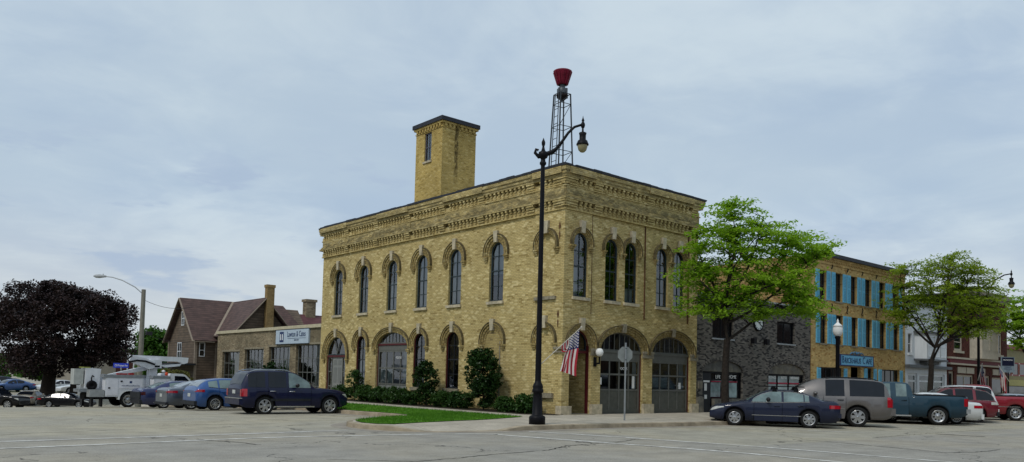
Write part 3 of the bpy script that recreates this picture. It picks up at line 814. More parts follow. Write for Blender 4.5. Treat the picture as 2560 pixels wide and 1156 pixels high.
for a, b, c, d in ((4.55, 4.72, 1.3, 1.85), (2.42, 2.58, 1.45, 1.75)):
    mb = MB(); mb.box(a, b, .195, .205, c, d); mb.build('paper_notice', M_PAPER, e1)
e2 = big_door(B, O0, FX, FN, G2, (2.56, 2.92), [1.9], 4, 1.23, M_GFRAME, M_GP, .16, [(.82, .95, 1.3, 2.5)])
mb = MB(); mb.box(7.88, 8.05, .195, .205, 1.3, 1.6); mb.build('paper_notice', M_PAPER, e2)
# front upper windows
for i, op in enumerate(fw_ops):
    O = O0 if i == 0 else FO
    window('window', B, O, FX, FN, op, .1, M_FRAME, 2, (5.7, 6.35, 7.0), .07, .03, rail=6.35, curtain={0: [(.0, .5, 5.1, 6.3)], 3: [(0, .9, 5.1, 6.5)], 4: [(.02, .98, 5.1, 7.5)], 1: None, 2: [(.1, .9, 5.1, 5.7)]}[i])
    sill(B, O, FX, FN, op[0] - .08, op[1] + .08, 5.06)
    hood(B, O, FX, FN, op, .2, brackets=i == 0, kw=.27)
    if i: 
        mb = MB()
        for s in (-1, 1):
            uc = (op[0] + op[1]) / 2 + s * .525
            for k, (ww, dd) in enumerate(((.09, .12), (.07, .09), (.05, .055))): mb.obox(FO, FX, Z, FN, (uc - ww, uc + ww), (7.21 - .08 * (k + 1), 7.21 - .08 * k - .012), (0, dd))
        mb.build('corbel', M_AR1, B)
# drain pipe and bay joint on the front
M_RUST = mat('rust_brown_pipe', (.10, .045, .02), .7, var=.3)
mb = MB(); mb.tube([(1.66, .03, 4.4), (1.66, .03, 8.6)], .022, 6); mb.build('drainpipe', M_RUST, B)
mb = MB(); mb.tube([(5.11, .02, 4.4), (5.11, .02, 8.6)], .03, 6); mb.build('drainpipe', M_RUST, B)
mb = MB(); mb.tube([(8.3, .03, 4.4), (8.3, .03, 8.6)], .03, 6); mb.build('drainpipe', M_RUST, B)
# impost caps and stone base blocks on the ground-floor piers
for a, b in ((1.72, 2.26), (5.08, 5.68), (8.56, 9.0)):
    mb = MB()
    mb.box(a - .06, min(b + .06, 9.05), -.09, .02, 2.86, 2.96); mb.box(a - .03, min(b + .03, 9.03), -.06, .02, 2.76, 2.857); mb.box(a - .05, min(b + .05, 9.04), -.07, .02, 2.66, 2.757)
    mb.build('impost', M_STONE_D, B)
    mb = MB(); mb.box(a - .05, b + .05, -.12, .03, .05, .62); mb.build('stone_base', M_STONE, B)
mb = MB(); mb.box(-.13, .47, -.13, .2, .05, .55); mb.build('stone_base', M_STONE, B)
mb = MB(); mb.box(-.07, .38, -.08, .02, 2.72, 2.78); mb.box(-.1, .4, -.1, .02, 2.86, 2.96); mb.box(-.075, -.0, .02, .5, 2.72, 2.78); mb.box(-.1, -.0, .02, .45, 2.86, 2.96); mb.build('impost', M_STONE_D, B)
# recessed front entrance
mb = MB()
mb.box(.36, .42, .3, 1.5, .2, 3.7); mb.box(1.72, 1.8, .3, 1.5, .2, 3.7); mb.face([(.36, .3, 3.72), (1.8, .3, 3.72), (1.8, 1.5, 3.72), (.36, 1.5, 3.72)])
mb.build('porch_wall', M_BRICK, B)
mb = MB(); mb.box(.42, 1.70, .22, .34, 2.74, 2.84); mb.box(1.66, 1.697, .14, .3, .2, 3.06); mb.box(.423, .47, .2, .3, .2, 2.72)
L = outline((.42, 1.70, 3.06, 3.06, 3.70), 14); Q = outline((.42, 1.70, 3.06, 3.06, 3.70), 14, .07)
for i in range(1, len(L) - 2): mb.face([(L[i][0], .2, L[i][1]), (L[i + 1][0], .2, L[i + 1][1]), (Q[i + 1][0], .2, Q[i + 1][1]), (Q[i][0], .2, Q[i][1])])
mb.build('door_frame', M_RED, B)
window('fan_light', B, O0, FX, FN, (.49, 1.63, 2.86, 3.06, 3.66), .24, M_DARK, 1, (), .04)
mb = MB(); mb.box(.62, 1.62, 1.3, 1.36, .2, 2.4); d = mb.build('door', mat('brown_black_door', (.03, .022, .016), .4, var=.3), B)
mb = MB(); mb.box(.42, 1.72, 1.4, 1.45, .2, 3.7); mb.build('porch_back', M_INT, B)
mb = MB(); mb.tube([(1.5, 1.24, 1.1), (1.5, 1.24, 1.35)], .015, 6); mb.build('handle', M_METAL, d)
mb = MB(); mb.box(.42, 1.70, -.3, 1.3, .1, .215); mb.build('threshold', M_STONE_D, B)
# iron wall anchors
for (x, y, z) in ((0, .28, 7.95), (0, .28, 4.3), ):
    mb = MB()
    mb.prism([(0, .17), (.05, 0), (0, -.17), (-.05, 0)], (0, y, z), LX, Z, LN, 0, .03); mb.prism([(0, -.2), (.03, -.32), (0, -.55), (-.03, -.32)], (0, y, z), LX, Z, LN, 0, .03)
    mb.build('wall_anchor', M_RUST, B)
# tower
TX, TY, TW, TD = 3.72, 14.07, 2.45, 2.70
mb = MB()
facade(mb, (TX, 0, 0), LX, LN, TY, TY + TD, 9.75, 16.37, [(15.15, 15.86, 14.3, 16.0, 0)], .15)
facade(mb, (0, TY, 0), FX, FN, TX, TX + TW, 9.75, 16.37, [])
mb.box(TX + .3, TX + TW, TY + .3, TY + TD, 9.75, 16.37)
for i in range(9):
    u = TY + .18 + i * .29; mb.obox((TX, 0, 0), LX, Z, LN, (u - .07, u + .07), (16.12, 16.3), (0, .09))
for i in range(8):
    u = TX + .2 + i * .29; mb.obox((0, TY, 0), FX, Z, FN, (u - .07, u + .07), (16.12, 16.3), (0, .09))
for z0, z1, d in ((16.06, 16.12, .04), (16.3, 16.42, .11)):
    mb.box(TX - d, TX + TW + d, TY - d, TY + TD + d, z0, z1)
tw = mb.build('tower', M_TOWER, B)
mb = MB(); mb.box(TX - .18, TX + TW + .18, TY - .18, TY + TD + .18, 16.42, 16.66); mb.build('tower_cap', M_CAP, tw)
window('tower_window', tw, (TX, 0, 0), LX, LN, (15.15, 15.86, 14.3, 16.0, 0), .08, mat('tower_frame', (.10, .10, .13), .5), 2, (15.15,), .06, .025, rail=15.15, curtain=[(.05, .95, 14.4, 15.95)])
sill(tw, (TX, 0, 0), LX, LN, 15.07, 15.94, 14.3, .12, .07)

# ------------------------------------------------------------------ siren on its lattice mast
ST = thing('siren_tower', 'red horn siren on a steel lattice mast rising behind the roof corner', 'siren', (3.35, 3.8, 9.82))
c = Vector((3.35, 3.8, 0)); yaw = .62
def legp(k, z):
    s = lerp(.66, .40, (z - 9.82) / (15.2 - 9.82)); a = yaw + [0, PI / 2, PI, 3 * PI / 2][k]
    return c + Vector((math.cos(a) * s, math.sin(a) * s, z))
M_MAST = mat('grey_mast_steel', (.05, .055, .06), .5, .4)
for k in range(4):
    mb = MB(); mb.bar(legp(k, 9.82), legp(k, 15.2), .05, .05); mb.build('leg', M_MAST, ST)
lv = [10.2, 11.3, 12.4, 13.6, 14.7, 15.2]
for i, z in enumerate(lv):
    mb = MB()
    for k in range(4): mb.bar(legp(k, z), legp((k + 1) % 4, z), .026)
    mb.build('brace', M_MAST, ST)
for (z0, z1) in zip(lv, lv[1:]):
    mb = MB(); mb.bar(legp(2, z0), legp(3, z1), .022); mb.build('diagonal', M_MAST, ST)
mb = MB()
for s in (0.25, .75):
    p = lambda z: legp(1, z).lerp(legp(2, z), s) - Vector((.05, .04, 0))
    mb.bar(p(9.9), p(15.2), .03)
z = 10.1
while z < 15.1:
    mb.bar(legp(1, z).lerp(legp(2, z), .25) - Vector((.05, .04, 0)), legp(1, z).lerp(legp(2, z), .75) - Vector((.05, .04, 0)), .022); z += .36
mb.build('ladder', M_MAST, ST)
mb = MB(); mb.lathe([(.02, 14.85), (.3, 15.07), (.38, 15.11), (.38, 15.15), (0, 15.15)], (c.x, c.y, 0), n=4); mb.build('platform', mat('rusty_plate', (.04, .03, .03), .7), ST)
mb = MB()
mb.lathe([(.12, 15.15), (.2, 15.21), (.22, 15.37), (.2, 15.47), (.14, 15.53), (.14, 15.67)], (c.x, c.y, 0), n=14)
for k in range(6):
    a = k * PI / 3; mb.box(c.x + .2 * math.cos(a) - .045, c.x + .2 * math.cos(a) + .045, c.y + .2 * math.sin(a) - .045, c.y + .2 * math.sin(a) + .045, 15.23, 15.49)
mb.build('motor', mat('motor_grey', (.10, .11, .12), .5, .4), ST)
mb = MB()
mb.lathe([(.2, 15.65), (.25, 15.67), (.29, 15.85), (.36, 16.07), (.43, 16.25), (.45, 16.31), (.42, 16.33), (.36, 16.27), (.2, 16.21), (0, 16.23)], (c.x, c.y, 0), n=28)
for k in range(14):
    a = 2 * PI * k / 14; mb.bar((c.x + .26 * math.cos(a), c.y + .26 * math.sin(a), 15.67), (c.x + .45 * math.cos(a), c.y + .45 * math.sin(a), 16.27), .03)
mb.build('horn', mat('siren_red', (.17, .008, .026), .45, var=.2), ST)

# ------------------------------------------------------------------ small garage-fronted office beside it
G = thing('garage_office', 'low weathered brick garage building with four glazed bays', 'building', (.3, 21, 0))
GO = Vector((.3, 0, 0))
bays = [(21.5, 24.75, .1, 3.42, 0), (25.65, 28.85, .0, 3.34, 0), (29.75, 33.0, -.1, 3.22, 0), (33.95, 37.2, -.2, 3.08, 0)]
mb = MB()
facade(mb, GO, LX, LN, 21.0, 38.3, -1.8, 4.45, bays, .3)
mb.face([(.3, 38.3, -1.8), (.62, 38.3, -1.8), (.62, 38.3, 4.45), (.3, 38.3, 4.45)])
mb.build('wall', M_OLDB, G)
mb = MB(); mb.box(.62, 9, 36.1, 36.4, -1.8, 4.2); mb.build('rear_wall', M_OLDB, G)
mb = MB(); mb.box(.62, 9, 21.0, 36.1, 4.1, 4.2); mb.build('roof', M_ROOFING, G)
mb = MB(); mb.box(4, 4.1, 21.0, 36.1, -1, 4.1); mb.build('interior', M_INT, G)
mb = MB(); mb.box(.18, .66, 21.0, 38.35, 4.45, 4.66)
mb.prism([(.2, 4.45), (1.9, 5.6), (2.3, 5.6), (.9, 4.45)], (0, 21.1, 0), FX, Z, LX, 0, .12)
mb.build('coping', mat('cream_coping', (.48, .43, .30), .8, var=.12), G)
for i, op in enumerate(bays):
    ua, ub, zs, zt, _ = op
    w = window('bay_window', G, GO, LX, LN, op, .16, mat('grey_sash', (.13, .135, .125), .6), 5 if i < 3 else 4, (zt - .85, zt - 1.75, zt - 2.6), .06, .045, curtain=[(.05, .3, zs, zt)] if i in (0, 1) else None)
    if i == 3:
        mb = MB(); mb.obox(GO, LX, Z, LN, (ua + .1, ua + 1.0), (zs, zt - .15), (-.15, -.08)); d = mb.build('door', mat('grey_door', (.19, .20, .20), .5), G)
        mb = MB(); mb.lathe([(0, 0), (.03, .01), (.03, .04), (0, .05)], (.36, ua + .9, zs + 1.05), (-1, 0, 0), 8); mb.build('handle', M_BLACK, d)
    mb = MB(); mb.obox(GO, LX, Z, LN, (ua - .1, ub + .1), (zt, zt + .12), (-.1, .03)); mb.build('lintel', M_STONE_D, G)
mb = MB(); mb.tube([(.2, 21.15, -.3), (.2, 21.15, 4.5)], .05, 8); mb.build('drainpipe', M_STONE_D, G)
SG = thing('office_sign', 'pale law office sign reading Lawton & Cates on the low garage wall', 'sign', (.3, 25.2, 3.95))
mb = MB(); mb.box(.18, .29, 22.85, 27.6, 3.5, 4.42); mb.build('board', mat('pale_sign_board', (.42, .50, .58), .5, var=.05), SG)
mb = MB(); mb.box(.165, .178, 22.8, 27.65, 3.46, 3.5); mb.box(.165, .178, 22.8, 27.65, 4.42, 4.46); mb.build('edge', M_DARK, SG)
text('Lawton & Cates', .52, (.175, 24.55, 4.1), (0, -1, 0), LN, M_LETTER_B, SG, sx=.78)
text('SINCE 1914', .13, (.175, 24.5, 3.72), (0, -1, 0), LN, M_LETTER_B, SG)
mb = MB(); mb.box(.17, .178, 23.2, 25.8, 3.83, 3.85); mb.box(.17, .178, 26.4, 27.0, 3.62, 4.3); mb.build('emblem', M_LETTER_B, SG)
mb = MB(); mb.box(.16, .169, 26.5, 26.62, 3.75, 4.15); mb.box(.16, .169, 26.78, 26.9, 3.75, 4.15); mb.build('emblem_detail', M_WHITE, SG)

# ------------------------------------------------------------------ brown house
Hh = thing('brown_house', 'brown lap-sided house with steep gables and a brick chimney', 'house', (2, 42, -1.2))
M_SID = plankmat('brown_siding', (.115, .082, .055), .2, .22); M_SHG = plankmat('brown_shingles', (.085, .048, .04), .17, .25, .1); M_TRIM = mat('tan_trim', (.27, .22, .17), .7, var=.1)
def slope(mb, a, b, c, d, th=.12):
    a, b, c, d = map(Vector, (a, b, c, d)); n = (b - a).cross(d - a).normalized()
    if n.z < 0: n = -n
    lo = [p - n * th for p in (a, b, c, d)]
    mb.face([a, b, c, d]); mb.face(lo[::-1])
    q = [a, b, c, d]
    for i in range(4): mb.face([q[i], q[(i + 1) % 4], lo[(i + 1) % 4], lo[i]])
mb = MB()
mb.prism([(39.75, -2), (45.95, -2), (45.95, 4.0), (42.85, 7.15), (39.75, 4.0)], (0, 0, 0), LX, Z, FX, -.85, 9)
mb.prism([(.75, -2), (5.55, -2), (5.55, 4.35), (3.16, 7.1), (.75, 4.35)], (0, 0, 0), FX, Z, LX, 36.55, 42)
mb.build('wall', M_SID, Hh)
mb = MB()
slope(mb, (-1.2, 39.35, 3.95), (9.2, 39.35, 3.95), (7.6, 42.85, 7.44), (-1.2, 42.85, 7.44)); slope(mb, (-1.2, 46.35, 3.95), (9.2, 46.35, 3.95), (7.6, 42.85, 7.44), (-1.2, 42.85, 7.44))
slope(mb, (.42, 36.2, 4.3), (.42, 42.4, 4.3), (3.16, 42.85, 7.42), (3.16, 36.2, 7.42)); slope(mb, (5.9, 36.2, 4.3), (5.9, 42.4, 4.3), (3.16, 42.85, 7.42), (3.16, 36.2, 7.42))
rf = mb.build('roof', M_SHG, Hh)
for p, q in (((-1.21, 39.3, 3.85), (-1.21, 42.85, 7.38)), ((-1.21, 46.4, 3.85), (-1.21, 42.85, 7.38)), ((.4, 36.18, 4.2), (3.16, 36.18, 7.34)), ((5.95, 36.18, 4.2), (3.16, 36.18, 7.34)), ((.45, 39.3, 4.35), (3.1, 42.7, 7.4)), ((-1.2, 39.28, 3.85), (.4, 39.28, 3.85))):
    mb = MB(); mb.bar(p, q, .2, .06, up=(0, 0, 1)); mb.build('trim', M_TRIM, Hh)
for x, y in ((-.87, 39.73), (.72, 39.73), (-.87, 45.97)):
    mb = MB(); mb.box(x - .06, x + .12, y - .03, y + .14, -2, 4); mb.build('corner_board', M_TRIM, Hh)
mb = MB(); mb.box(3.15, 3.75, 36.05, 36.5, 2, 8.2); mb.box(3.1, 3.8, 36.0, 36.55, 8.2, 8.42); mb.build('chimney', brickmat('chimney_brick', (.36, .24, .10), (.26, .17, .07), (.2, .16, .1), bw=.2, bh=.09, patch=.25), rf)
for (a, b, z0, z1) in ((42.5, 43.2, 5.2, 6.35), (42.9, 43.9, 2.4, 3.85), ):
    w = window('window', Hh, (-.85, 0, 0), LX, LN, (a, b, z0, z1, 0), -.04, M_WHITE, 2, ((z0 + z1) / 2,), .07, .05, glass=M_DGLASS)
window('window', Hh, (0, 39.75, 0), FX, FN, (-.6, -.15, 2.7, 3.8, 0), -.04, M_WHITE, 1, (3.2,), .06, .05, glass=M_DGLASS)
mb = MB(); mb.prism([(39.4, 2.0), (46, 2.0), (46, 2.15), (39.4, 2.15)], (0, 0, 0), LX, Z, LN, .9, 2.6); mb.box(-3.4, -.9, 39.5, 45.8, -1.5, -.9)
for y in (39.6, 45.6): mb.box(-3.3, -3.15, y, y + .15, -1, 2)
mb.build('porch', M_DARK, Hh)
H2 = thing('red_roofed_house', 'house with a dark red roof and pale brick chimney behind the low garage', 'house', (14, 49, -1))
mb = MB(); mb.prism([(46, -2), (53, -2), (53, 4.7), (49.5, 7.2), (46, 4.7)], (0, 0, 0), LX, Z, FX, 11.2, 22); mb.build('wall', M_SID, H2)
mb = MB(); slope(mb, (10.6, 45.6, 4.5), (22.5, 45.6, 4.5), (22.5, 49.5, 7.35), (11.6, 49.5, 7.35)); slope(mb, (10.6, 53.4, 4.5), (22.5, 53.4, 4.5), (22.5, 49.5, 7.35), (11.6, 49.5, 7.35)); rf = mb.build('roof', plankmat('red_shingles', (.10, .035, .038), .18, .2, .1), H2)
mb = MB(); mb.box(12.9, 13.9, 49.1, 49.9, 6.6, 8.6); mb.box(12.8, 14.0, 49.0, 50, 8.6, 8.85); mb.build('chimney', M_OLDB, rf)
# ------------------------------------------------------------------ buildings along the front street
M_BLIND = mat('window_blind', (.55, .58, .57), .8, var=.05)
M_REDBAND = mat('red_band', (.35, .02, .05), .5, var=.05)
# grey brick agency
A = thing('grey_brick_office', 'two-storey mottled dark grey brick office between the cream buildings', 'building', (9, 0, 0))
AO = Vector((0, .03, 0))
aw = [(10.3, 12.1, 3.85, 5.04, 0), (16.17, 17.99, 3.86, 5.04, 0)]
s1 = (9.55, 12.97, .2, 2.2, 2.76); s2 = (15.37, 19.08, .95, 2.2, 2.78)
mb = MB()
facade(mb, AO, FX, FN, 9.01, 19.69, 3.2, 5.95, aw)
facade(mb, AO, FX, FN, 9.01, 19.69, -.3, 3.2, [s1, s2], .2)
mb.build('wall', M_GBRICK, A)
mb = MB(); mb.box(9.2, 19.5, 14, 14.3, 0, 5.9); mb.build('rear_wall', M_GBRICK, A)
mb = MB(); mb.box(9.02, 19.68, .3, 14, 5.5, 5.6); mb.build('roof', M_ROOFING, A)
mb = MB(); mb.box(9.02, 19.68, -.03, .3, 5.95, 6.03); mb.build('coping', M_METAL, A)
mb = MB(); mb.box(9.1, 19.6, 3, 3.1, 0, 5.4); mb.box(9.1, 19.6, .3, 3, 3.0, 3.1); mb.build('interior', M_INT, A)
for op in aw:
    window('window', A, AO, FX, FN, op, .12, M_BLACK, 2, (), .07, .05, glass=M_DGLASS)
    sill(A, AO, FX, FN, op[0] - .05, op[1] + .05, op[2], .07, .05, M_METAL)
M_VOU = [M_GBRICK, mat('dark_voussoir', (.06, .055, .05), .8, var=.4)]
for op in aw:
    mb = MB(); arch_ring(mb, AO, FX, FN, (op[0] + op[1]) / 2, 5.1, .9, .35, 0, .2, .012, 18, 0, (0, 0)); mb.build('arch_moulding', M_VOU, A)
for op in (s1, s2):
    mb = MB(); arch_ring(mb, AO, FX, FN, (op[0] + op[1]) / 2, op[3], (op[1] - op[0]) / 2, op[4] - op[3], 0, .16, .02, 40, 0, (0, 1)); mb.build('arch_moulding', M_VOU, A)
M_TYMP = mat('mottled_stone', (.19, .17, .13), .8, var=.3, scale=3, c2=(.115, .11, .10), bump=.15)
for op in (s1, s2):
    L = outline((op[0], op[1], op[3], op[3], op[4]), 16)
    mb = MB(); mb.face([(a, .1, b) for a, b in L]); mb.build('arch_panel', M_TYMP, A)
sf = window('storefront', A, AO, FX, FN, (9.55, 12.97, .2, 2.2, 0), .12, M_BLACK, 1, (), .1, .06, glass=M_DGLASS)
for a, b, z0, z1 in ((10.42, 11.22, .95, 1.66), (11.72, 12.66, .92, 1.66)):
    mb = MB(); mb.box(a, b, .185, .192, z0, z1); mb.build('display_pane', mat('display_pane', (.26, .34, .34), .08, var=.5, scale=1.3, spec=.6), sf)  # pale base colour paints in the reflection on these panes
mb = MB(); mb.box(10.42, 11.22, .15, .184, 1.68, 1.73); mb.box(11.72, 12.66, .15, .184, 1.68, 1.73); mb.build('red_band', M_REDBAND, sf)
mb = MB(); mb.box(9.62, 10.3, .1, .17, .2, 2.1); d = mb.build('door', M_DARK, A)
mb = MB(); mb.box(9.78, 9.98, .09, .099, 1.25, 1.6); mb.box(9.8, 10.0, .09, .099, .85, 1.05); mb.box(9.7, 10.2, .09, .099, 1.66, 1.75); mb.build('door_notice', M_PAPER, d)
text('LIFE', .25, (10.94, .13, 1.93), FX, FN, M_LETTER_W, sf); text('HOME', .25, (12.17, .13, 1.95), FX, FN, M_LETTER_W, sf)
w2 = window('storefront', A, AO, FX, FN, (15.37, 19.08, .95, 2.2, 0), .12, M_BLACK, 1, (), .1, .06, glass=M_DGLASS)
for a, b in ((15.42, 16.35), (16.55, 17.5), (17.7, 18.7)):
    mb = MB(); mb.box(a, b, .185, .192, 1.0, 2.12); mb.build('display_pane', mat('display_pane_2', (.36, .42, .42), .1, var=.3, scale=1.1, spec=.6), w2)  # whitish base colour stands in for light mirrored in the glass
mb = MB()
for a, b in ((15.42, 16.35), (16.55, 17.5), (17.7, 18.7)): mb.box(a, b, .16, .184, 1.66, 1.74)
mb.build('red_band', M_REDBAND, w2)
for s, x in (('BUSINESS', 15.9), ('AUTO', 17.03), ('INSURANCE', 18.2)): text(s, .2, (x, .13, 2.0), FX, FN, M_LETTER_W, w2, sx=.85 if len(s) > 5 else 1)
mb = MB(); mb.box(9.02, 9.53, -.06, .03, 0, .95); mb.box(13.0, 15.35, -.06, .03, 0, .95); mb.box(15.35, 19.1, -.05, .03, 0, .93); mb.box(10.4, 12.95, -.05, .1, .2, .86); mb.box(19.1, 19.66, -.06, .03, 0, .95); mb.build('stone_base', M_TYMP, A)
mb = MB(); mb.box(9.15, 9.45, -.05, .03, 1.35, 1.7); mb.build('meter_box', M_TYMP, A)
for x in (13.75, 14.97):
    t = thing('wall_lamp', 'small black box lamp on grey brick, %s clock' % ('left below the' if x < 14 else 'right below the'), 'lamp', (x, .03, 3.85), 0, 'box lamps on the grey brick wall')
    mb = MB(); mb.box(x - .12, x + .12, -.2, .0, 3.7, 4.0); mb.box(x - .05, x + .05, -.02, .03, 3.8, 3.9); mb.build('housing', M_BLACK, t)
    mb = MB(); mb.box(x - .09, x + .09, -.17, -.03, 3.685, 3.699); mb.build('lens', M_GLOBE, t)
CK = thing('wall_clock', 'round white clock with black rim on the grey brick wall', 'clock', (14.3, .03, 4.86))
mb = MB(); mb.lathe([(.0, 0), (.46, 0), (.47, .05), (.44, .09), (.40, .09), (.40, .06)], (14.3, .03, 4.86), (0, -1, 0), 32); mb.build('rim', M_BLACK, CK)
mb = MB(); mb.lathe([(.405, .055), (.0, .056)], (14.3, .03, 4.86), (0, -1, 0), 32); cf = mb.build('dial', mat('clock_dial', (.62, .66, .64), .4, var=.03), CK)
mb = MB()
for k in range(12):
    a = k * PI / 6; c, s = math.sin(a), math.cos(a); mb.bar((14.3 + c * .31, -.035, 4.86 + s * .31), (14.3 + c * .38, -.035, 4.86 + s * .38), .035, .02, up=(0, 1, 0))
mb.build('hour_mark', M_BLACK, cf)
for an, L, w in ((95, .22, .045), (128, .33, .03)):
    a = R(an); mb = MB(); mb.bar((14.3 - math.sin(a) * .06, -.04, 4.86 - math.cos(a) * .06), (14.3 + math.sin(a) * L, -.04, 4.86 + math.cos(a) * L), w, .012, up=(0, 1, 0)); mb.build('hand', M_BLACK, CK)

# three-storey café
K = thing('cafe_building', 'three-storey yellow brick café building with bright blue shutters', 'building', (19.7, 0, 0))
r1 = [(a, b, 6.63, 8.33, 0) for a, b in ((20.55, 21.4), (22.4, 23.33), (24.29, 25.17), (26.14, 27.08), (28.06, 28.98), (29.96, 30.98))]
r2 = [(a, b, 4.08, 5.82, 0) for a, b in ((20.64, 21.52), (22.48, 23.41), (24.39, 25.27), (26.24, 27.16), (28.12, 29.1), (30.11, 31.05))]
gr = [(20.75, 23.5, .9, 2.7, 0), (24.4, 25.7, .1, 2.8, 0), (26.5, 27.35, .9, 2.78, 0), (28.45, 31.1, .9, 2.76, 0)]
mb = MB()
facade(mb, O0, FX, FN, 19.7, 31.94, 6.2, 9.3, r1); facade(mb, O0, FX, FN, 19.7, 31.94, 3.6, 6.2, r2); facade(mb, O0, FX, FN, 19.7, 31.94, -.3, 3.6, gr)
mb.build('front_wall', M_CAFE, K)
mb = MB(); mb.box(31.6, 31.94, .3, 16, 0, 9.2); mb.build('side_wall', M_CAFE, K)
mb = MB(); mb.box(19.7, 31.58, 15.7, 16, 0, 8.8); mb.build('rear_wall', M_CAFE, K)
mb = MB(); mb.prism([(.02, -.3), (15.68, -.3), (15.68, 8.8), (9, 8.8), (9, 9.05), (5, 9.05), (5, 9.14), (.02, 9.14)], (0, 0, 0), LX, Z, FX, 19.7, 20.0); mb.build('side_wall', brickmat('party_brick', (.40, .26, .10), (.33, .20, .075), (.3, .22, .12), bw=.2, bh=.09, dark=(.22, .12, .05), light=(.5, .36, .17), patch=.2), K)
mb = MB(); mb.box(20, 31.6, .3, 15.7, 8.6, 8.7); mb.build('roof', M_ROOFING, K)
mb = MB(); mb.box(20, 31.6, 2.0, 2.1, 0, 8.6); mb.box(20, 31.6, .3, 2.0, 3.3, 3.4); mb.box(20, 31.6, .3, 2.0, 6.1, 6.2); mb.build('interior', M_INT, K)
mb = MB()
mb.box(19.72, 31.92, -.05, 0, 8.72, 8.78)
for i in range(58): mb.box(19.75 + i * .21, 19.86 + i * .21, -.07, 0, 8.9, 9.06)
mb.box(19.72, 31.92, -.1, 0, 9.06, 9.16); mb.build('cornice', M_CAFE, K)
mb = MB(); mb.box(19.66, 31.98, -.22, .3, 9.16, 9.38); mb.build('roof_edge', M_CAP, K)
M_BLUE = mat('sky_blue_shutter', (.13, .42, .60), .55, var=.08)
M_BLUE_D = mat('shutter_slat_blue', (.09, .32, .48), .6, var=.1)
def shutter(par, a, b, z0, z1):
    mb = MB(); mb.box(a, b, -.05, 0, z0, z1); s = mb.build('shutter', M_BLUE, par)
    mb = MB(); n = int((z1 - z0 - .2) / .09)
    for i in range(n):
        z = z0 + .1 + i * (z1 - z0 - .2) / n
        if abs(z + .03 - (z0 + z1) / 2) > .06: mb.box(a + .06, b - .06, -.058, -.05, z, z + .055)
    mb.build('louvre', M_BLUE_D, s)
for op in r1 + r2:
    window('window', K, O0, FX, FN, op, .15, M_DARK, 1, ((op[2] + op[3]) / 2,), .06, .05, glass=M_DGLASS)
    sill(K, O0, FX, FN, op[0] - .05, op[1] + .05, op[2], .09, .06, M_STONE_D)
    shutter(K, op[0] - .42, op[0] - .01, op[2], op[3]); shutter(K, op[1] + .01, op[1] + .42, op[2], op[3])
for i, op in enumerate(gr):
    if i == 1: continue
    window('ground_window', K, O0, FX, FN, op, .15, M_DARK, 3 if op[1] - op[0] > 2 else 1, (), .07, .06, glass=M_DGLASS)
    shutter(K, op[0] - .4, op[0] - .01, op[2] - .1, op[3] - .02); shutter(K, op[1] + .01, op[1] + .4, op[2] - .1, op[3] - .02)
mb = MB(); mb.box(24.4, 25.7, .8, .86, .1, 2.8); mb.box(24.4, 24.46, .2, .8, .1, 2.8); d = mb.build('door', M_DARK, K)
mb = MB(); mb.box(24.6, 25.5, .79, .799, .9, 2.2); mb.build('door_pane', M_DGLASS, d)
for x in (22.0, 23.9, 25.8, 27.7):
    mb = MB(); mb.tube([(x, -.03, 6.45), (x + .08, -.04, 6.35), (x, -.04, 6.2), (x - .08, -.04, 6.08), (x, -.03, 5.97)], .03, 6); mb.build('wall_anchor', M_BLACK, K)
    mb = MB(); mb.tube([(x, -.03, 8.75), (x + .08, -.04, 8.68), (x, -.04, 8.57), (x - .06, -.04, 8.5)], .03, 6); mb.build('wall_anchor', M_BLACK, K)
KS = thing('cafe_sign', 'light blue board lettered Brickhaus Café above the café door', 'sign', (25, 0, 3.2))
mb = MB(); mb.box(22.96, 27.05, -.12, -.03, 2.9, 3.48); mb.build('board', mat('sign_sky_blue', (.16, .46, .68), .5, var=.05), KS)
mb = MB()
for a, b, c, d in ((22.9, 27.11, 3.48, 3.53), (22.9, 27.11, 2.85, 2.9), (22.9, 22.96, 2.9, 3.48), (27.05, 27.11, 2.9, 3.48)): mb.box(a, b, -.14, -.0, c, d)
mb.build('frame', M_LETTER_B, KS)
text('B', .60, (23.2, -.13, 3.2), FX, FN, M_LETTER_B, KS, sx=.8); text('RICKHAUS', .47, (24.42, -.13, 3.16), FX, FN, M_LETTER_B, KS, sx=.92)
text('C', .60, (25.82, -.13, 3.2), FX, FN, M_LETTER_B, KS, sx=.8); text('AFÉ', .47, (26.5, -.13, 3.16), FX, FN, M_LETTER_B, KS, sx=1.05)
mb = MB()
for s in (-1, 1):
    mb.tube([(25 + s * .05, -.08, 3.58), (25 + s * .3, -.08, 3.72), (25 + s * .5, -.08, 3.6), (25 + s * .35, -.08, 3.56), (25 + s * .6, -.08, 3.68), (25 + s * .85, -.08, 3.57)], .035, 6)
mb.lathe([(0, 0), (.1, .02), (0, .06)], (25, -.06, 3.66), (0, -1, 0), 10); mb.build('scrollwork', mat('scroll_blue', (.08, .2, .35), .5), KS)

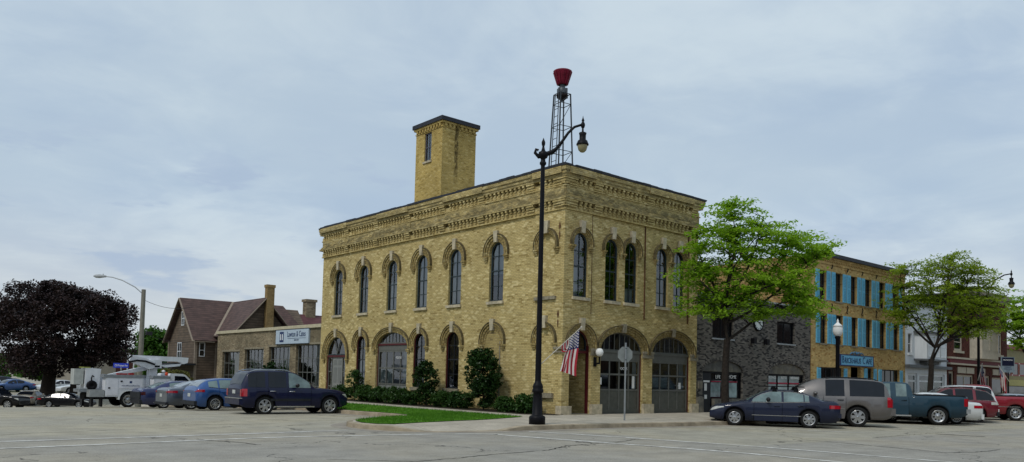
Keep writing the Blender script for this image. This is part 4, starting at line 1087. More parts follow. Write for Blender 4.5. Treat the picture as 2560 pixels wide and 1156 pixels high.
# white rendered building with an oriel
Wb = thing('white_building', 'narrow white two-storey shop building with a curved oriel window', 'building', (32, 0, 0))
mb = MB()
facade(mb, O0, FX, FN, 31.96, 38.85, 3.2, 7.3, [(32.4, 33.0, 3.95, 5.3, 0), (37.85, 38.4, 3.95, 5.3, 0)], .12)
facade(mb, O0, FX, FN, 31.96, 38.85, -.3, 3.2, [(32.4, 33.85, .1, 2.62, 0), (34.2, 36.3, .3, 2.62, 0), (36.6, 38.5, .5, 2.62, 0)], .25)
mb.build('wall', M_WRED, Wb)
mb = MB(); mb.box(31.98, 38.8, 14, 14.2, 0, 7.2); mb.build('rear_wall', M_WRED, Wb)
mb = MB(); mb.box(32, 38.8, .3, 14, 6.9, 7.0); mb.build('roof', M_ROOFING, Wb)
mb = MB(); mb.box(31.97, 38.84, -.16, .05, 7.3, 7.5); mb.build('cornice', mat('slate_grey_cornice', (.12, .13, .14), .6), Wb)
mb = MB(); mb.box(31.9, 38.92, -.36, -.02, 2.98, 3.18); mb.build('shop_cornice', MATS['slate_grey_cornice'], Wb)
for op in ((32.4, 33.0, 3.95, 5.3, 0), (37.85, 38.4, 3.95, 5.3, 0)):
    window('window', Wb, O0, FX, FN, op, .08, M_WHITE, 1, (4.6,), .07, .05, glass=M_DGLASS); sill(Wb, O0, FX, FN, op[0] - .1, op[1] + .1, op[2], .14, .1, M_WHITE)
mb = MB(); bay = [(33.45, 0), (33.95, -.6), (37.2, -.6), (37.75, 0)]
mb.prism(bay, (0, 0, 0), FX, LX, Z, 3.62, 5.35, 0); oc = mb.build('oriel', M_WRED, Wb)
mb = MB(); mb.prism([(33.25, 0), (33.85, -.75), (37.3, -.75), (37.95, 0)], (0, 0, 0), FX, LX, Z, 5.35, 5.5); mb.prism([(33.3, 0), (33.9, -.7), (37.25, -.7), (37.9, 0)], (0, 0, 0), FX, LX, Z, 3.5, 3.62)
mb.prism([(34.2, 0), (34.6, -.35), (36.6, -.35), (37.0, 0)], (0, 0, 0), FX, LX, Z, 3.3, 3.5); mb.build('oriel_moulding', mat('slate_grey_cornice', (.12, .13, .14)), oc)
for a, b in ((34.05, 35.05), (35.2, 36.0), (36.15, 37.1)):
    window('oriel_window', oc, (0, -.6, 0), FX, FN, (a, b, 3.75, 5.2, 0), -.03, M_WHITE, 1, (4.5,), .07, .05, glass=M_DGLASS)
for a, b, z in ((32.4, 33.85, .1), (34.2, 36.3, .3), (36.6, 38.5, .5)):
    window('shop_window', Wb, O0, FX, FN, (a, b, z, 2.62, 0), .1, M_WHITE, 1, (2.1,), .16, .12, glass=mat('grey_green_glass', (.06, .085, .08), .08, var=.6, scale=.9, spec=.6))

# red brick building on the corner
Rb = thing('red_brick_building', 'dark red brick building with cream shopfront and bay windows beyond the white one', 'building', (39, 0, 0))
M_CREAM = mat('cream_paint', (.42, .37, .29), .6, var=.1)
mb = MB()
facade(mb, O0, FX, FN, 38.87, 51.25, 3.4, 8.9, [(40.2, 41.75, 4.44, 6.1, 0), (48.45, 50.0, 4.44, 6.2, 0)], .15)
facade(mb, O0, FX, FN, 38.87, 51.25, -.3, 3.4, [(39.2, 40.2, .1, 2.9, 0), (40.7, 44.0, .5, 2.7, 0), (45.0, 47.4, .1, 2.7, 0), (47.8, 50.6, .4, 2.6, 0)], .3)
mb.build('wall', M_REDB, Rb)
mb = MB(); mb.box(50.95, 51.25, .3, 15, 0, 8.9); mb.build('side_wall', M_REDB, Rb)
mb = MB(); mb.box(38.9, 50.9, 14.8, 15, 0, 8.9); mb.build('rear_wall', M_REDB, Rb)
mb = MB(); mb.box(38.9, 50.9, .3, 14.8, 8.5, 8.6); mb.build('roof', M_ROOFING, Rb)
mb = MB(); mb.box(38.8, 51.35, -.4, .1, 8.9, 9.25); mb.box(38.85, 51.3, -.25, 0, 8.6, 8.9); mb.build('cornice', mat('dull_cream', (.22, .19, .14), .7), Rb)
mb = MB(); mb.box(38.9, 51.2, -.3, 0, 3.82, 3.95); mb.box(38.9, 51.2, -.26, 0, 3.4, 3.52); f = mb.build('shop_cornice', M_CREAM, Rb)
mb = MB(); mb.box(38.9, 51.2, -.2, 0, 3.52, 3.82); mb.build('red_fascia', mat('fascia_red', (.13, .015, .022), .6), f)
mb = MB(); mb.prism([(43.2, 0), (43.7, -.7), (47.1, -.7), (47.6, 0)], (0, 0, 0), FX, LX, Z, 3.96, 6.3); bw = mb.build('bay', M_CREAM, Rb)
for a, b in ((43.85, 45.3), (45.5, 47.0)): window('bay_pane', bw, (0, -.7, 0), FX, FN, (a, b, 4.6, 6.1, 0), -.02, M_CREAM, 1, (5.35,), .08, .06, glass=M_DGLASS)
for op in ((40.2, 41.75, 4.44, 6.1, 0), (48.45, 50.0, 4.44, 6.2, 0)):
    window('window', Rb, O0, FX, FN, op, .05, M_CREAM, 1, (5.1,), .16, .06, glass=M_DGLASS); sill(Rb, O0, FX, FN, op[0] - .1, op[1] + .1, op[2], .16, .12, M_CREAM)
for i, op in enumerate([(39.2, 40.2, .1, 2.9, 0), (40.7, 44.0, .5, 2.7, 0), (45.0, 47.4, .1, 2.7, 0), (47.8, 50.6, .4, 2.6, 0)]):
    window('shop_window', Rb, O0, FX, FN, op, .1, M_CREAM, 2 if i in (1, 2) else 1, (), .14, .1, glass=M_DGLASS)
for a, b in ((40.75, 42.3), (42.45, 43.95), (45.1, 46.2), (47.9, 49.1), (49.25, 50.5)):
    mb = MB(); mb.box(a, b, -.06, 0, 2.8, 3.25); mb.build('sign_panel', M_CREAM, Rb)
# far corner building, yellow with red window frames
Fb = thing('yellow_building', 'low pale yellow building with red window frames at the far end', 'building', (52, 0, 0))
mb = MB(); facade(mb, (0, .5, 0), FX, FN, 51.9, 75, -.3, 5.1, [(52.3 + i * 1.75, 53.9 + i * 1.75, 2.85, 4.0, 0) for i in range(10)] + [(52.4, 60, .2, 1.85, 0)] if False else [(52.3 + i * 1.75, 53.9 + i * 1.75, 2.85, 4.0, 0) for i in range(10)], .1); mb.build('wall', mat('pale_yellow_wall', (.27, .24, .13), .8, var=.12), Fb)
for i in range(3): window('window', Fb, (0, .5, 0), FX, FN, (52.3 + i * 1.75, 53.9 + i * 1.75, 2.85, 4.0, 0), -.02, mat('red_frame', (.22, .03, .03), .5), 1, (), .12, .1, glass=M_DGLASS)
mb = MB(); mb.box(51.8, 75, .3, .55, 5.1, 5.45); mb.build('red_eave', mat('red_frame', (.22, .03, .03)), Fb)
mb = MB(); mb.box(51.9, 75, .2, .49, 2.0, 2.5); mb.build('fascia', mat('yellow_fascia', (.42, .38, .15), .7), Fb)
mb = MB(); mb.box(51.9, 75, .42, .49, .1, 1.95); mb.build('shop_window', M_DGLASS, Fb)
# tan institutional building far down the side street
Tb = thing('tan_building', 'distant tan concrete building with dark red window strips behind the trucks', 'building', (10, 96, -3))
mb = MB(); mb.box(3, 24, 95, 110, -3.2, 3.55); mb.build('wall', mat('tan_concrete', (.26, .235, .19), .8, var=.1, scale=1.2), Tb)
mb = MB(); mb.box(2.9, 24.1, 94.9, 110.1, 3.55, 3.75); mb.build('coping', mat('pale_coping', (.4, .4, .38), .7), Tb)
for x in (7.7, 8.5, 9.3):
    mb = MB(); mb.box(x, x + .55, 94.93, 95, -2, 3.4); w = mb.build('window_strip', mat('dark_red_strip', (.07, .025, .02), .5), Tb)
    mb = MB(); mb.box(x + .56, x + .72, 94.9, 95, 1.5, 3.45); mb.build('mullion', M_WHITE, w)
mb = MB(); mb.box(4.6, 4.9, 94.85, 95, -3, 3.55); mb.build('pilaster', M_WHITE, Tb)

# buildings across both streets, behind the viewer: they are what the windows and car bodies mirror
M_OPP = [brickmat('opposite_brick', (.16, .075, .05), (.12, .055, .04), (.13, .11, .09), bw=.22, bh=.08), brickmat('opposite_cream', (.30, .23, .12), (.24, .18, .09), (.2, .17, .1), bw=.22, bh=.08)]
M_OWIN = mat('opposite_window', (.02, .022, .026), .1, spec=.6)
def block(label, x0, x1, y0, y1, h, k, side, group='buildings across the street'):
    t = thing('brick_building', label, 'building', ((x0 + x1) / 2, (y0 + y1) / 2, 0), 0, group)
    mb = MB(); mb.box(x0, x1, y0, y1, -.5, h); mb.build('wall', M_OPP[k], t)
    mb = MB(); mb.box(x0 - .2, x1 + .2, y0 - .2, y1 + .2, h, h + .35); mb.build('coping', M_CAP, t)
    for z0, z1 in ((.6, 2.7), (4.3, 6.1)):
        a, b = (x0, x1) if side == 'y' else (y0, y1)
        n = int((b - a) / 2.2)
        for i in range(n):
            u = a + (i + .5) * (b - a) / n; mb = MB()
            if side == 'y': mb.box(u - .6, u + .6, y1, y1 + .04, z0, z1)
            else: mb.box(x1, x1 + .04, u - .6, u + .6, z0, z1)
            mb.build('window', M_OWIN, t)
for i, (a, b, h) in enumerate(((-4, 9, 8.5), (9, 21, 7.2), (21, 36, 9.5), (36, 52, 7.5), (52, 80, 9))):
    block('%s brick shop block across the front street, %s from the corner' % (('red', 'cream')[i % 2], ('first', 'second', 'third', 'fourth', 'fifth')[i]), a, b, -44, -29, h, i % 2, 'y')
for i, (a, b, h) in enumerate(((2, 18, 8), (18, 36, 7), (36, 60, 8.5))):
    block('%s brick block across the side street, %s from the corner' % (('cream', 'red')[i % 2], ('first', 'second', 'third')[i]), -52, -37, a, b, h, (i + 1) % 2, 'x')
block('red brick corner block diagonally across the crossing', -56, -36, -60, -36, 9, 0, 'x')
# ------------------------------------------------------------------ street furniture
LAT = Vector((.758, -.652, 0))
def street_lamp(name, label, x, y, z0, ax=1., arm=LAT, group='tall black street lamps'):
    t = thing(name, label, 'street lamp', (x, y, z0), 0, group)
    c = Vector((x, y, z0)); V = lambda a, z: c + arm * a + Z * z
    mb = MB(); mb.lathe([(0, 0), (.27, 0), (.27, .22), (.25, .27), (.2, .29), (.17, .32), (.15, .9), (.145, 1.02), (.19, 1.05), (.19, 1.12), (.16, 1.16), (.175, 1.22), (.15, 1.3), (.115, 1.36), (.1, 1.42)], c, n=20); mb.build('base', M_BLACK, t)
    mb = MB(); mb.lathe([(.1, 1.4), (.082, 4.5), (.07, 8.5), (.07, 8.55), (.11, 8.6), (.11, 8.66), (.08, 8.7), (.075, 8.78), (.14, 8.82), (.17, 8.9), (.15, 9.0), (.08, 9.04)], c, n=16); mb.build('pole', M_BLACK, t)
    mb = MB(); mb.lathe([(.05, 9.0), (.07, 9.06), (.05, 9.12), (.035, 9.2), (.06, 9.26), (.065, 9.34), (.03, 9.42), (0, 9.5)], c, n=12); mb.build('finial', M_BLACK, t)
    mb = MB(); mb.tube([V(.05, 8.9), V(-.15, 8.85), V(-.27, 8.98), V(-.24, 9.1), V(-.16, 9.06)], [.08, .07, .055, .045, .05], 8)
    mb.tube([V(0, 8.9), V(.3, 9.02), V(.45, 9.14)], [.08, .075, .06], 10)
    mb.tube([V(.4, 9.1), V(.4 + .22 * ax, 9.38), V(.82 * ax, 9.68), V(1.02 * ax, 9.88), V(1.28 * ax, 9.97)], [.055, .05, .045, .042, .04], 10); mb.build('arm', M_BLACK, t)
    e = V(1.3 * ax, 0)
    mb = MB(); mb.lathe([(.0, 10.28), (.02, 10.18), (.05, 10.1), (.03, 10.06), (.06, 10.02), (.075, 9.95), (.06, 9.88), (.03, 9.84), (.035, 9.72), (.1, 9.7), (.13, 9.68), (.11, 9.6), (.11, 9.46), (.16, 9.42), (.19, 9.34), (.21, 9.3), (.2, 9.27), (.12, 9.27)], e, n=20)
    ln = mb.build('lantern', M_BLACK, t)
    mb = MB(); mb.lathe([(.17, 9.28), (.165, 9.2), (.13, 9.1), (.07, 9.04), (0, 9.02)], e, n=20); mb.build('globe', mat('amber_globe', (.28, .25, .14), .2, var=.05), ln)
    return t
L1 = street_lamp('street_lamp', 'tall black street lamp with curved arm at the corner kerb', -4.95, -3.96, .15)
L2 = street_lamp('street_lamp', 'distant black street lamp rising through the tree by the red brick building', 34.5, -3.6, -.7, 1.68)
# banner arm and small tag on the near pole
# globe-topped post by the café
t = thing('globe_lamp', 'black post lamp with a white globe in front of the café', 'street lamp', (17.1, -2.9, .15))
c = Vector((17.1, -2.9, .15))
mb = MB(); mb.lathe([(0, 0), (.2, 0), (.2, .3), (.12, .45), (.105, .6), (.1, 3.9), (.15, 4.0), (.12, 4.08)], c, n=14); mb.tube([c + Vector((-.75, .65, 2.42)) * 1, c + Vector((0, 0, 2.42))], .015, 6); mb.build('post', M_BLACK, t)
mb = MB(); mb.lathe([(.12, 4.06), (.2, 4.14), (.25, 4.3), (.24, 4.5), (.22, 4.55), (.26, 4.58), (.15, 4.68), (.08, 4.74), (.05, 4.8), (.06, 4.86), (0, 4.98)], c, n=18); mb.build('globe', M_GLOBE, t)
# round lamp beside the entrance
t = thing('entrance_lamp', 'white ball lamp on a black bracket beside the corner entrance', 'lamp', (1.92, 0, 2.5))
mb = MB(); mb.box(1.84, 1.98, -.06, 0, 2.2, 2.6); mb.bar((1.91, -.05, 2.3), (1.91, -.28, 2.35), .06); mb.bar((1.91, -.28, 2.3), (1.91, -.28, 2.62), .05); mb.build('bracket', M_BLACK, t)
mb = MB(); mb.lathe([(.02, -.17), (.09, -.16), (.145, -.1), (.17, 0), (.145, .1), (.085, .155), (0, .17)], (1.91, -.28, 2.8), n=20); mb.build('globe', M_GLOBE, t)
# stop sign seen from the back
t = thing('stop_sign', 'bare grey back of a traffic sign on a thin steel post', 'road sign', (.04, -3.35, .15))
N = Vector((.45, .89, 0)).normalized(); U = Vector((N.y, -N.x, 0)); c = Vector((.04, -3.35, 0))
mb = MB(); mb.obox(c, U, N, Z, (-.03, .03), (-.012, .012), (.1, 3.06)); mb.obox(c, U, N, Z, (-.012, .012), (-.03, -.012), (.1, 3.06)); mb.build('post', M_METAL, t)
r = .29 / math.cos(PI / 8)
mb = MB(); mb.prism([(r * math.cos(PI / 8 + k * PI / 4), r * math.sin(PI / 8 + k * PI / 4)) for k in range(8)], c + Z * 2.62, U, Z, N, .035, .045); o = mb.build('plate', mat('bare_sign_back', (.27, .29, .28), .55, .35, var=.1), t)
mb = MB(); mb.prism([((r + .0) * math.cos(PI / 8 + k * PI / 4), (r + .0) * math.sin(PI / 8 + k * PI / 4)) for k in range(8)], c + Z * 2.62, U, Z, N, .046, .048); mb.build('face', mat('stop_red', (.3, .01, .015), .4), t)
for z in (2.42, 2.85):
    mb = MB(); mb.lathe([(.02, 0), (.02, .02), (0, .025)], c - N * .03 + Z * z, -N, 8); mb.build('bolt', M_DARK, t)

# ------------------------------------------------------------------ flags
M_FR = mat('flag_red', (.34, .02, .035), .8, var=.1); M_FW = mat('flag_white', (.60, .57, .54), .8, var=.06); M_FB = mat('flag_navy', (.022, .03, .12), .8, var=.1)
def flag_cloth(fn, par, nu=39, nv=40):
    mb = MB()
    for i in range(nu):
        for j in range(nv):
            u0, u1, v0, v1 = i / nu, (i + 1) / nu, j / nv, (j + 1) / nv
            st = int((u0 + 1e-6) * 13)
            mi = 2 if (st < 7 and v0 < .4 - 1e-6) else (0 if st % 2 == 0 else 1)
            mb.face([fn(u0, v0), fn(u1, v0), fn(u1, v1), fn(u0, v1)], mi, True)
    o = mb.build('cloth', [M_FR, M_FW, M_FB], par, merge=True)
    ms = MB()
    for r in range(9):
        for c in range(6 if r % 2 == 0 else 5):
            u = (r + .85) / 9.7 * 7 / 13; v = (c + (.6 if r % 2 == 0 else 1.1)) / 6.3 * .4
            p = Vector(fn(u, v)); a = (Vector(fn(u + .01, v)) - p).normalized(); b = (Vector(fn(u, v + .01)) - p).normalized(); n = a.cross(b).normalized()
            for s in (-1, 1):
                q = p + n * .006 * s
                ms.face([q + (a * math.cos(k * PI * .4) + b * math.sin(k * PI * .4)) * (.026) for k in range(5)])
    ms.build('star', M_FW, o)
    return o
FG = thing('flag', 'American flag drooping from a white pole on the corner street lamp', 'flag', (-4.79, -3.96, 2.1))
p0 = Vector((-4.87, -4.0, 2.12)); p1 = Vector((-3.89, -4.82, 3.34))
mb = MB(); mb.tube([p0, p1], .014, 8); mb.lathe([(0, 0), (.03, .02), (.03, .05), (0, .07)], p1, (p1 - p0), 8); mb.build('pole', mat('pale_pole', (.55, .52, .45), .5), FG)
mb = MB(); mb.lathe([(.06, -.1), (.09, -.1), (.09, .1), (.06, .1)], (-4.95, -3.96, 2.12), n=12); mb.build('bracket', M_METAL, FG)
h0 = p0.lerp(p1, .97); h1 = p0.lerp(p1, .52)
nrm = Vector((-.652, -.758, 0))
b0 = Vector((-3.97, -4.75, 1.74)); b1 = Vector((-4.36, -4.36, 1.9))
def fcorner(u, v):
    h = h0.lerp(h1, u)
    if u <= .56:
        q = b0.lerp(b1, u / .56)
        p = h.lerp(q, v) + nrm * (.055 * math.sin(u * 21 + v * 2.2) * min(1, v * 2.5)) + LAT * (.03 * math.sin(v * 6 + u * 5) * v)
    else:
        e = h0.lerp(h1, .56).lerp(b1, v); k = (u - .56) / .44
        d = h + Vector((0, 0, -.32 * min(1, v * 3.4)))
        f = smooth(.18, .42, v)
        p = d.lerp(e + LAT * .25 * k, f) - nrm * (.05 + .05 * math.sin(u * 30)) * min(1, v * 4) 
    return p
flag_cloth(fcorner, FG)
def street_flag(label, x, y, z, d, tilt):
    t = thing('flag', label, 'flag', (x, y, z), 0, 'flags near the red brick building')
    a = Vector((x, y, z)); e = a + LAT * d + Z * 1.15
    mb = MB(); mb.tube([a, e], .018, 6); mb.build('pole', mat('pale_pole', (.55, .52, .45)), t)
    hh = e - (e - a).normalized() * .05; h2 = a.lerp(e, .3)
    fn = lambda u, v: hh.lerp(h2, u) + Z * (-1.35 * v) + LAT * (tilt * v + .04 * math.sin(u * 19 + v * 3) * v) * (1 - .5 * u) + nrm * .09 * math.sin(u * 24) * min(1, v * 2)
    flag_cloth(fn, t, 26, 20)
street_flag('small American flag beside the far street lamp, the left of two', 34.35, -3.6, 2.2, .3, .25)
street_flag('small American flag on the far post, the right of two', 39.9, -3.7, 2.2, -.75, .1)
t = thing('hanging_sign', 'dark blue and white sign on a post in front of the red brick building', 'sign', (40.0, -3.6, 0))
c = Vector((40, -3.6, 0))
mb = MB(); mb.obox(c, LAT, nrm, Z, (-.04, .04), (-.03, .03), (0, 3.0)); mb.build('post', M_BLACK, t)
mb = MB(); mb.obox(c, LAT, nrm, Z, (-.5, .42), (-.04, .04), (2.86, 3.94)); b = mb.build('board', mat('pale_blue_plate', (.2, .25, .28), .5), t)
mb = MB(); mb.obox(c, LAT, nrm, Z, (-.45, .37), (.04, .05), (3.32, 3.9)); mb.build('panel', mat('dark_navy_panel', (.008, .01, .03), .4), b)
text('MUNICIPAL', .13, c + nrm * .051 + Z * 3.72 + LAT * -.04, LAT, nrm, M_LETTER_W, b)
for k, w_ in enumerate(('MARKET', 'PARKING', 'LOT')): text(w_, .13, c + nrm * .041 + Z * (3.22 - .13 * k) + LAT * -.04, LAT, nrm, M_LETTER_B, b)
# utility pole with cobra-head light, wires
t = thing('utility_pole', 'weathered grey utility pole with a long curved light arm above the truck', 'utility pole', (-6.2, 35, -.9))
c = Vector((-6.2, 35, 0)); LV = LAT
mb = MB(); mb.tube([c + Z * -1.2, c + Z * 3, c + Z * 7.1], [.19, .17, .14], 12); mb.build('pole', mat('weathered_wood', (.20, .19, .16), .9, var=.2, scale=9, streak=True, bump=.3), t)
mb = MB(); mb.tube([c + Z * 6.75, c + LV * -.6 + Z * 7.25, c + LV * -1.5 + Z * 7.7, c + LV * -2.2 + Z * 7.9, c + LV * -2.75 + Z * 7.95], .035, 8); mb.build('arm', M_METAL, t)
mb = MB(); e = c + Z * 7.95
mb.lathe([(.02, 2.6), (.07, 2.65), (.1, 2.85), (.14, 3.1), (.12, 3.35), (.05, 3.5), (0, 3.52)], e, -LV, 12); mb.lathe([(.04, .05), (.04, .16), (0, .18)], e + LV * -2.85, Z, 8); mb.build('lamp_head', mat('lamp_head_grey', (.4, .42, .43), .5), t)
t = thing('overhead_wire', 'thin overhead wires running from the utility pole to the brown house', 'wire', (-6, 35, 6))
M_WIRE = mat('wire_black', (.03, .03, .035), .6)
for z0, z1 in ((6.4, 6.6), (4.2, 3.9)):
    mb = MB(); mb.tube([c + Z * z0 + Vector((5.3 * k / 10, 5.5 * k / 10, (z1 - z0) * k / 10 - .35 * 4 * (k / 10) * (1 - k / 10))) for k in range(11)], .014, 5); mb.build('wire', M_WIRE, t)
mb = MB(); mb.box(c.x + .45, c.x + .85, c.y + .5, c.y + .7, 4.0, 4.25); mb.build('splice_box', M_WIRE, t)
t = thing('street_name_sign', 'blue street name sign standing behind the bucket truck', 'sign', (-8.56, 30.6, -.8))
c = Vector((-8.56, 30.6, 0))
mb = MB(); mb.tube([c + Z * -1, c + Z * 1.72], .03, 8); mb.build('post', M_METAL, t)
mb = MB(); mb.obox(c, LAT, nrm, Z, (-.5, .46), (-.01, .01), (1.66, 1.96)); mb.build('plate', mat('street_sign_blue', (.02, .045, .42), .5, var=.04), t)
text('Old Fransen Ave', .19, c + nrm * .011 + Z * 1.81, LAT, nrm, M_LETTER_W, t, sx=.62)
# ------------------------------------------------------------------ vehicles
M_TYRE = mat('tyre_rubber', (.014, .014, .014), .85, var=.2)
M_RIM = mat('alloy_rim', (.42, .43, .44), .28, .75, var=.05)
M_RIMD = mat('dark_rim', (.10, .10, .11), .35, .6, var=.05)
M_CHROME = mat('bright_trim', (.62, .63, .64), .18, .9, var=.03)
M_TAIL = mat('tail_lamp_red', (.36, .008, .018), .12, var=.1, coat=1)
M_HEAD = mat('headlamp_clear', (.50, .51, .48), .12, var=.15, coat=1)
M_UNDER = mat('underbody_black', (.004, .004, .004), .95)
M_CGLASS = mat('tinted_car_glass', (.006, .008, .013), .05, var=.2, spec=.42)
M_TGLASS = mat('teal_car_glass', (.14, .20, .20), .05, var=.35, scale=1.6, spec=.8)
M_PLATE = mat('licence_plate', (.5, .52, .5), .5, var=.05)
RIMS = {}
def wheel_meshes(r, w, style, spokes, sw, rm):
    key = (r, style, spokes)
    if key in RIMS: return RIMS[key]
    rr = r * .68
    mb = MB(); h = w / 2
    mb.lathe([(rr, -h * .7), (rr + .02, -h * .95), (r - .03, -h), (r - .008, -h * .75), (r, -h * .4), (r, h * .4), (r - .008, h * .75), (r - .03, h), (rr + .02, h * .95), (rr - .005, h * .8), (rr - .01, h * .2)], (0, 0, 0), (0, 1, 0), 28)
    ty = mb.build('tyre', M_TYRE)
    mb = MB()
    mb.lathe([(rr - .03, h * .55), (rr - .028, h * .82), (rr + .004, h * .9), (rr + .004, h * .7)], (0, 0, 0), (0, 1, 0), 28, 0)
    mb.lathe([(0, h * .25), (rr - .02, h * .2)], (0, 0, 0), (0, 1, 0), 28, 1)
    mb.lathe([(0, h * .86), (.05, h * .85), (.075, h * .72), (.08, h * .4)], (0, 0, 0), (0, 1, 0), 14, 0)
    if style == 'spoke':
        for k in range(spokes):
            a = 2 * PI * k / spokes; d = Vector((math.cos(a), 0, math.sin(a))); e = Vector((-math.sin(a), 0, math.cos(a)))
            p = [d * .05 - e * sw * .42, d * .05 + e * sw * .42, d * (rr - .015) + e * sw * .62, d * (rr - .015) - e * sw * .62]
            y0, y1 = h * .55, h * .84
            P0 = [Vector((q.x, y0, q.z)) for q in p]; P1 = [Vector((q.x, y1 - (.012 if i > 1 else 0), q.z)) for i, q in enumerate(p)]
            mb.face(P1, 0)
            for i in range(4): mb.face([P0[i], P0[(i + 1) % 4], P1[(i + 1) % 4], P1[i]], 0)
    else:   # pressed steel wheel with round holes
        mb.lathe([(.06, h * .75), (.12, h * .6), (rr * .8, h * .5), (rr - .02, h * .7)], (0, 0, 0), (0, 1, 0), 28, 0)
        for k in range(spokes):
            a = 2 * PI * k / spokes; mb.lathe([(0, 0), (sw * .5, 0)], (math.cos(a) * rr * .62, h * .56 + .012, math.sin(a) * rr * .62), (0, 1, 0), 8, 1)
    rim = mb.build('rim', [rm, M_UNDER])
    RIMS[key] = (ty.data, rim.data)
    bpy.data.objects.remove(ty); bpy.data.objects.remove(rim)
    return RIMS[key]
def add_wheel(par, x, y, r, w, meshes, side):
    e = part('wheel', par, (x, y, r), (0, R(random.uniform(0, 60)), 0) if side > 0 else (0, R(random.uniform(0, 60)), PI))
    for nm, me in zip(('tyre', 'rim'), meshes):
        o = bpy.data.objects.new(nm, me); COL.objects.link(o); o.parent = e
class Car:
    def __init__(s, sp): s.__dict__.update(sp); s.xf = s.wb + s.fo; s.xr = -s.ro; s.hmax = max(z for x, z in s.roof) - sinterp(s.belt, s.roof[len(s.roof) // 2][0])
    def B(s, x): return sinterp(s.belt, x)
    def Rf(s, x):
        if x <= s.roof[0][0] or x >= s.roof[-1][0]: return 0
        return sinterp(s.roof, x)
    def sec(s, x):
        hw = s.hw
        f = max(0, 1 - (s.xf - x) / .85); b = max(0, 1 - (x - s.xr) / .5)
        hw = hw * (1 - s.__dict__.get('nose', .2) * f ** 2.2 - .10 * b ** 2.5)
        zb = s.clear + .10 * f ** 3 + .14 * b ** 3
        for xa in (0, s.wb):
            Ra = s.r + .075; dx = abs(x - xa)
            if dx < Ra: zb = max(zb, s.r + math.sqrt(Ra * Ra - dx * dx) * .96)
            if dx < Ra + .12: hw += .012 * (1 - smooth(Ra - .06, Ra + .12, dx))
        be = s.B(x); zr = s.Rf(x); top = max(zr, be + .04)
        t = min(1, max(0, (top - be - .04) / (s.hmax - .04))); bx = s.__dict__.get('boxy', 0) * .02
        zb = min(zb, be - .12)
        zm = max(zb + .06, lerp(s.clear, be, .52)); zm = min(zm, be - .05)
        L = lerp
        return [(hw * .80, zb), (hw * .965, zb + .03), (hw, zm), (hw * .992, max(be - .09, zm + .02)), (hw * .955, be),
                (L(hw * .90, s.ht, t), L(be + .014, top - .055 + bx, min(1, t * 2.5) if t < .4 else 1)), (L(hw * .78, s.ht * (.90 + bx * 2), t), L(be + .028, top - .014 + bx * .2, min(1, t * 4))), (L(hw * .42, s.ht * .5, t), top), (0, top + .012)]
    def side(s, x, z):
        p = s.sec(x)
        for (a, b), (c, d) in zip(p[1:], p[2:]):
            if b <= z <= d and d > b: return a + (c - a) * (z - b) / (d - b)
        return p[2][0]
    def build(s, par, pm, doors=(), wins=(), trim=None, gm=None):
        gm = gm or M_CGLASS
        xs = set([s.xr, s.xf])
        n = int((s.xf - s.xr) / .065)
        for i in range(n + 1): xs.add(round(s.xr + (s.xf - s.xr) * i / n, 4))
        for T in (s.roof,):
            for x, z in T: xs.add(round(x, 4))
        for xa in (0, s.wb):
            for k in range(15): xs.add(round(xa + (s.r + .075) * math.cos(PI * k / 14), 4))
        edges = sorted(set(e for d in doors for e in d))
        for e in edges: xs |= {round(e - .007, 4), round(e + .007, 4)}
        xs = sorted(xs)
        out = [xs[0]]
        for x in xs[1:]:
            if x - out[-1] > .004: out.append(x)
        xs = out
        secs = [s.sec(x) for x in xs]
        body = MB(); dm = {}
        for sd in (1, -1):
            for i in range(len(xs) - 1):
                xa, xb = xs[i], xs[i + 1]; xm = (xa + xb) / 2
                if any(abs(xm - e) < .0065 for e in edges): rng = [0] + list(range(4, 8))
                else: rng = range(8)
                di = next((k for k, (a, b) in enumerate(doors) if a < xm < b), None)
                for k in rng:
                    q = [(xa, sd * secs[i][k][0], secs[i][k][1]), (xb, sd * secs[i + 1][k][0], secs[i + 1][k][1]), (xb, sd * secs[i + 1][k + 1][0], secs[i + 1][k + 1][1]), (xa, sd * secs[i][k + 1][0], secs[i][k + 1][1])]
                    if sd < 0: q = q[::-1]
                    tgt = body
                    if di is not None and 1 <= k <= 3: tgt = dm.setdefault((di, sd), MB())
                    tgt.face(q, 0, True)
        for x, sc in ((xs[0], secs[0]), (xs[-1], secs[-1])):
            for k in range(8):
                a, b = sc[k], sc[k + 1]
                body.face([(x, a[0], a[1]), (x, b[0], b[1]), (x, -b[0], b[1]), (x, -a[0], a[1])], 0)
        body.build('body', pm, par, world=False, merge=True)
        for (di, sd), m in dm.items():
            d = m.build('door', pm, par, world=False, merge=True)
            a, b = doors[di]; xh = a + .2; z = s.B(xh) - .13; y = s.side(xh, z)
            h = MB(); h.tube([(xh - .11, sd * (y - .005), z), (xh - .08, sd * (y + .03), z), (xh + .08, sd * (y + .03), z), (xh + .11, sd * (y - .005), z)], .016, 6)
            h.build('handle', s.__dict__.get('hm', pm), d, world=False)
        ub = MB(); w = s.hw * .78
        ub.box(s.xr + .12, s.xf - .2, -w, w, s.clear + .02, s.clear + .3)
        ub.box(s.xr + .15, s.xf - .5, -w, w, s.clear + .3, min(s.B(s.xr + .3), s.B(s.xf - .6)) - .14)
        for xa in (0, s.wb): ub.box(xa - s.r - .06, xa + s.r + .06, -s.hw * .9, s.hw * .9, s.r + .05, s.r * 2 + .05)
        ub.build('underbody', M_UNDER, par, world=False)
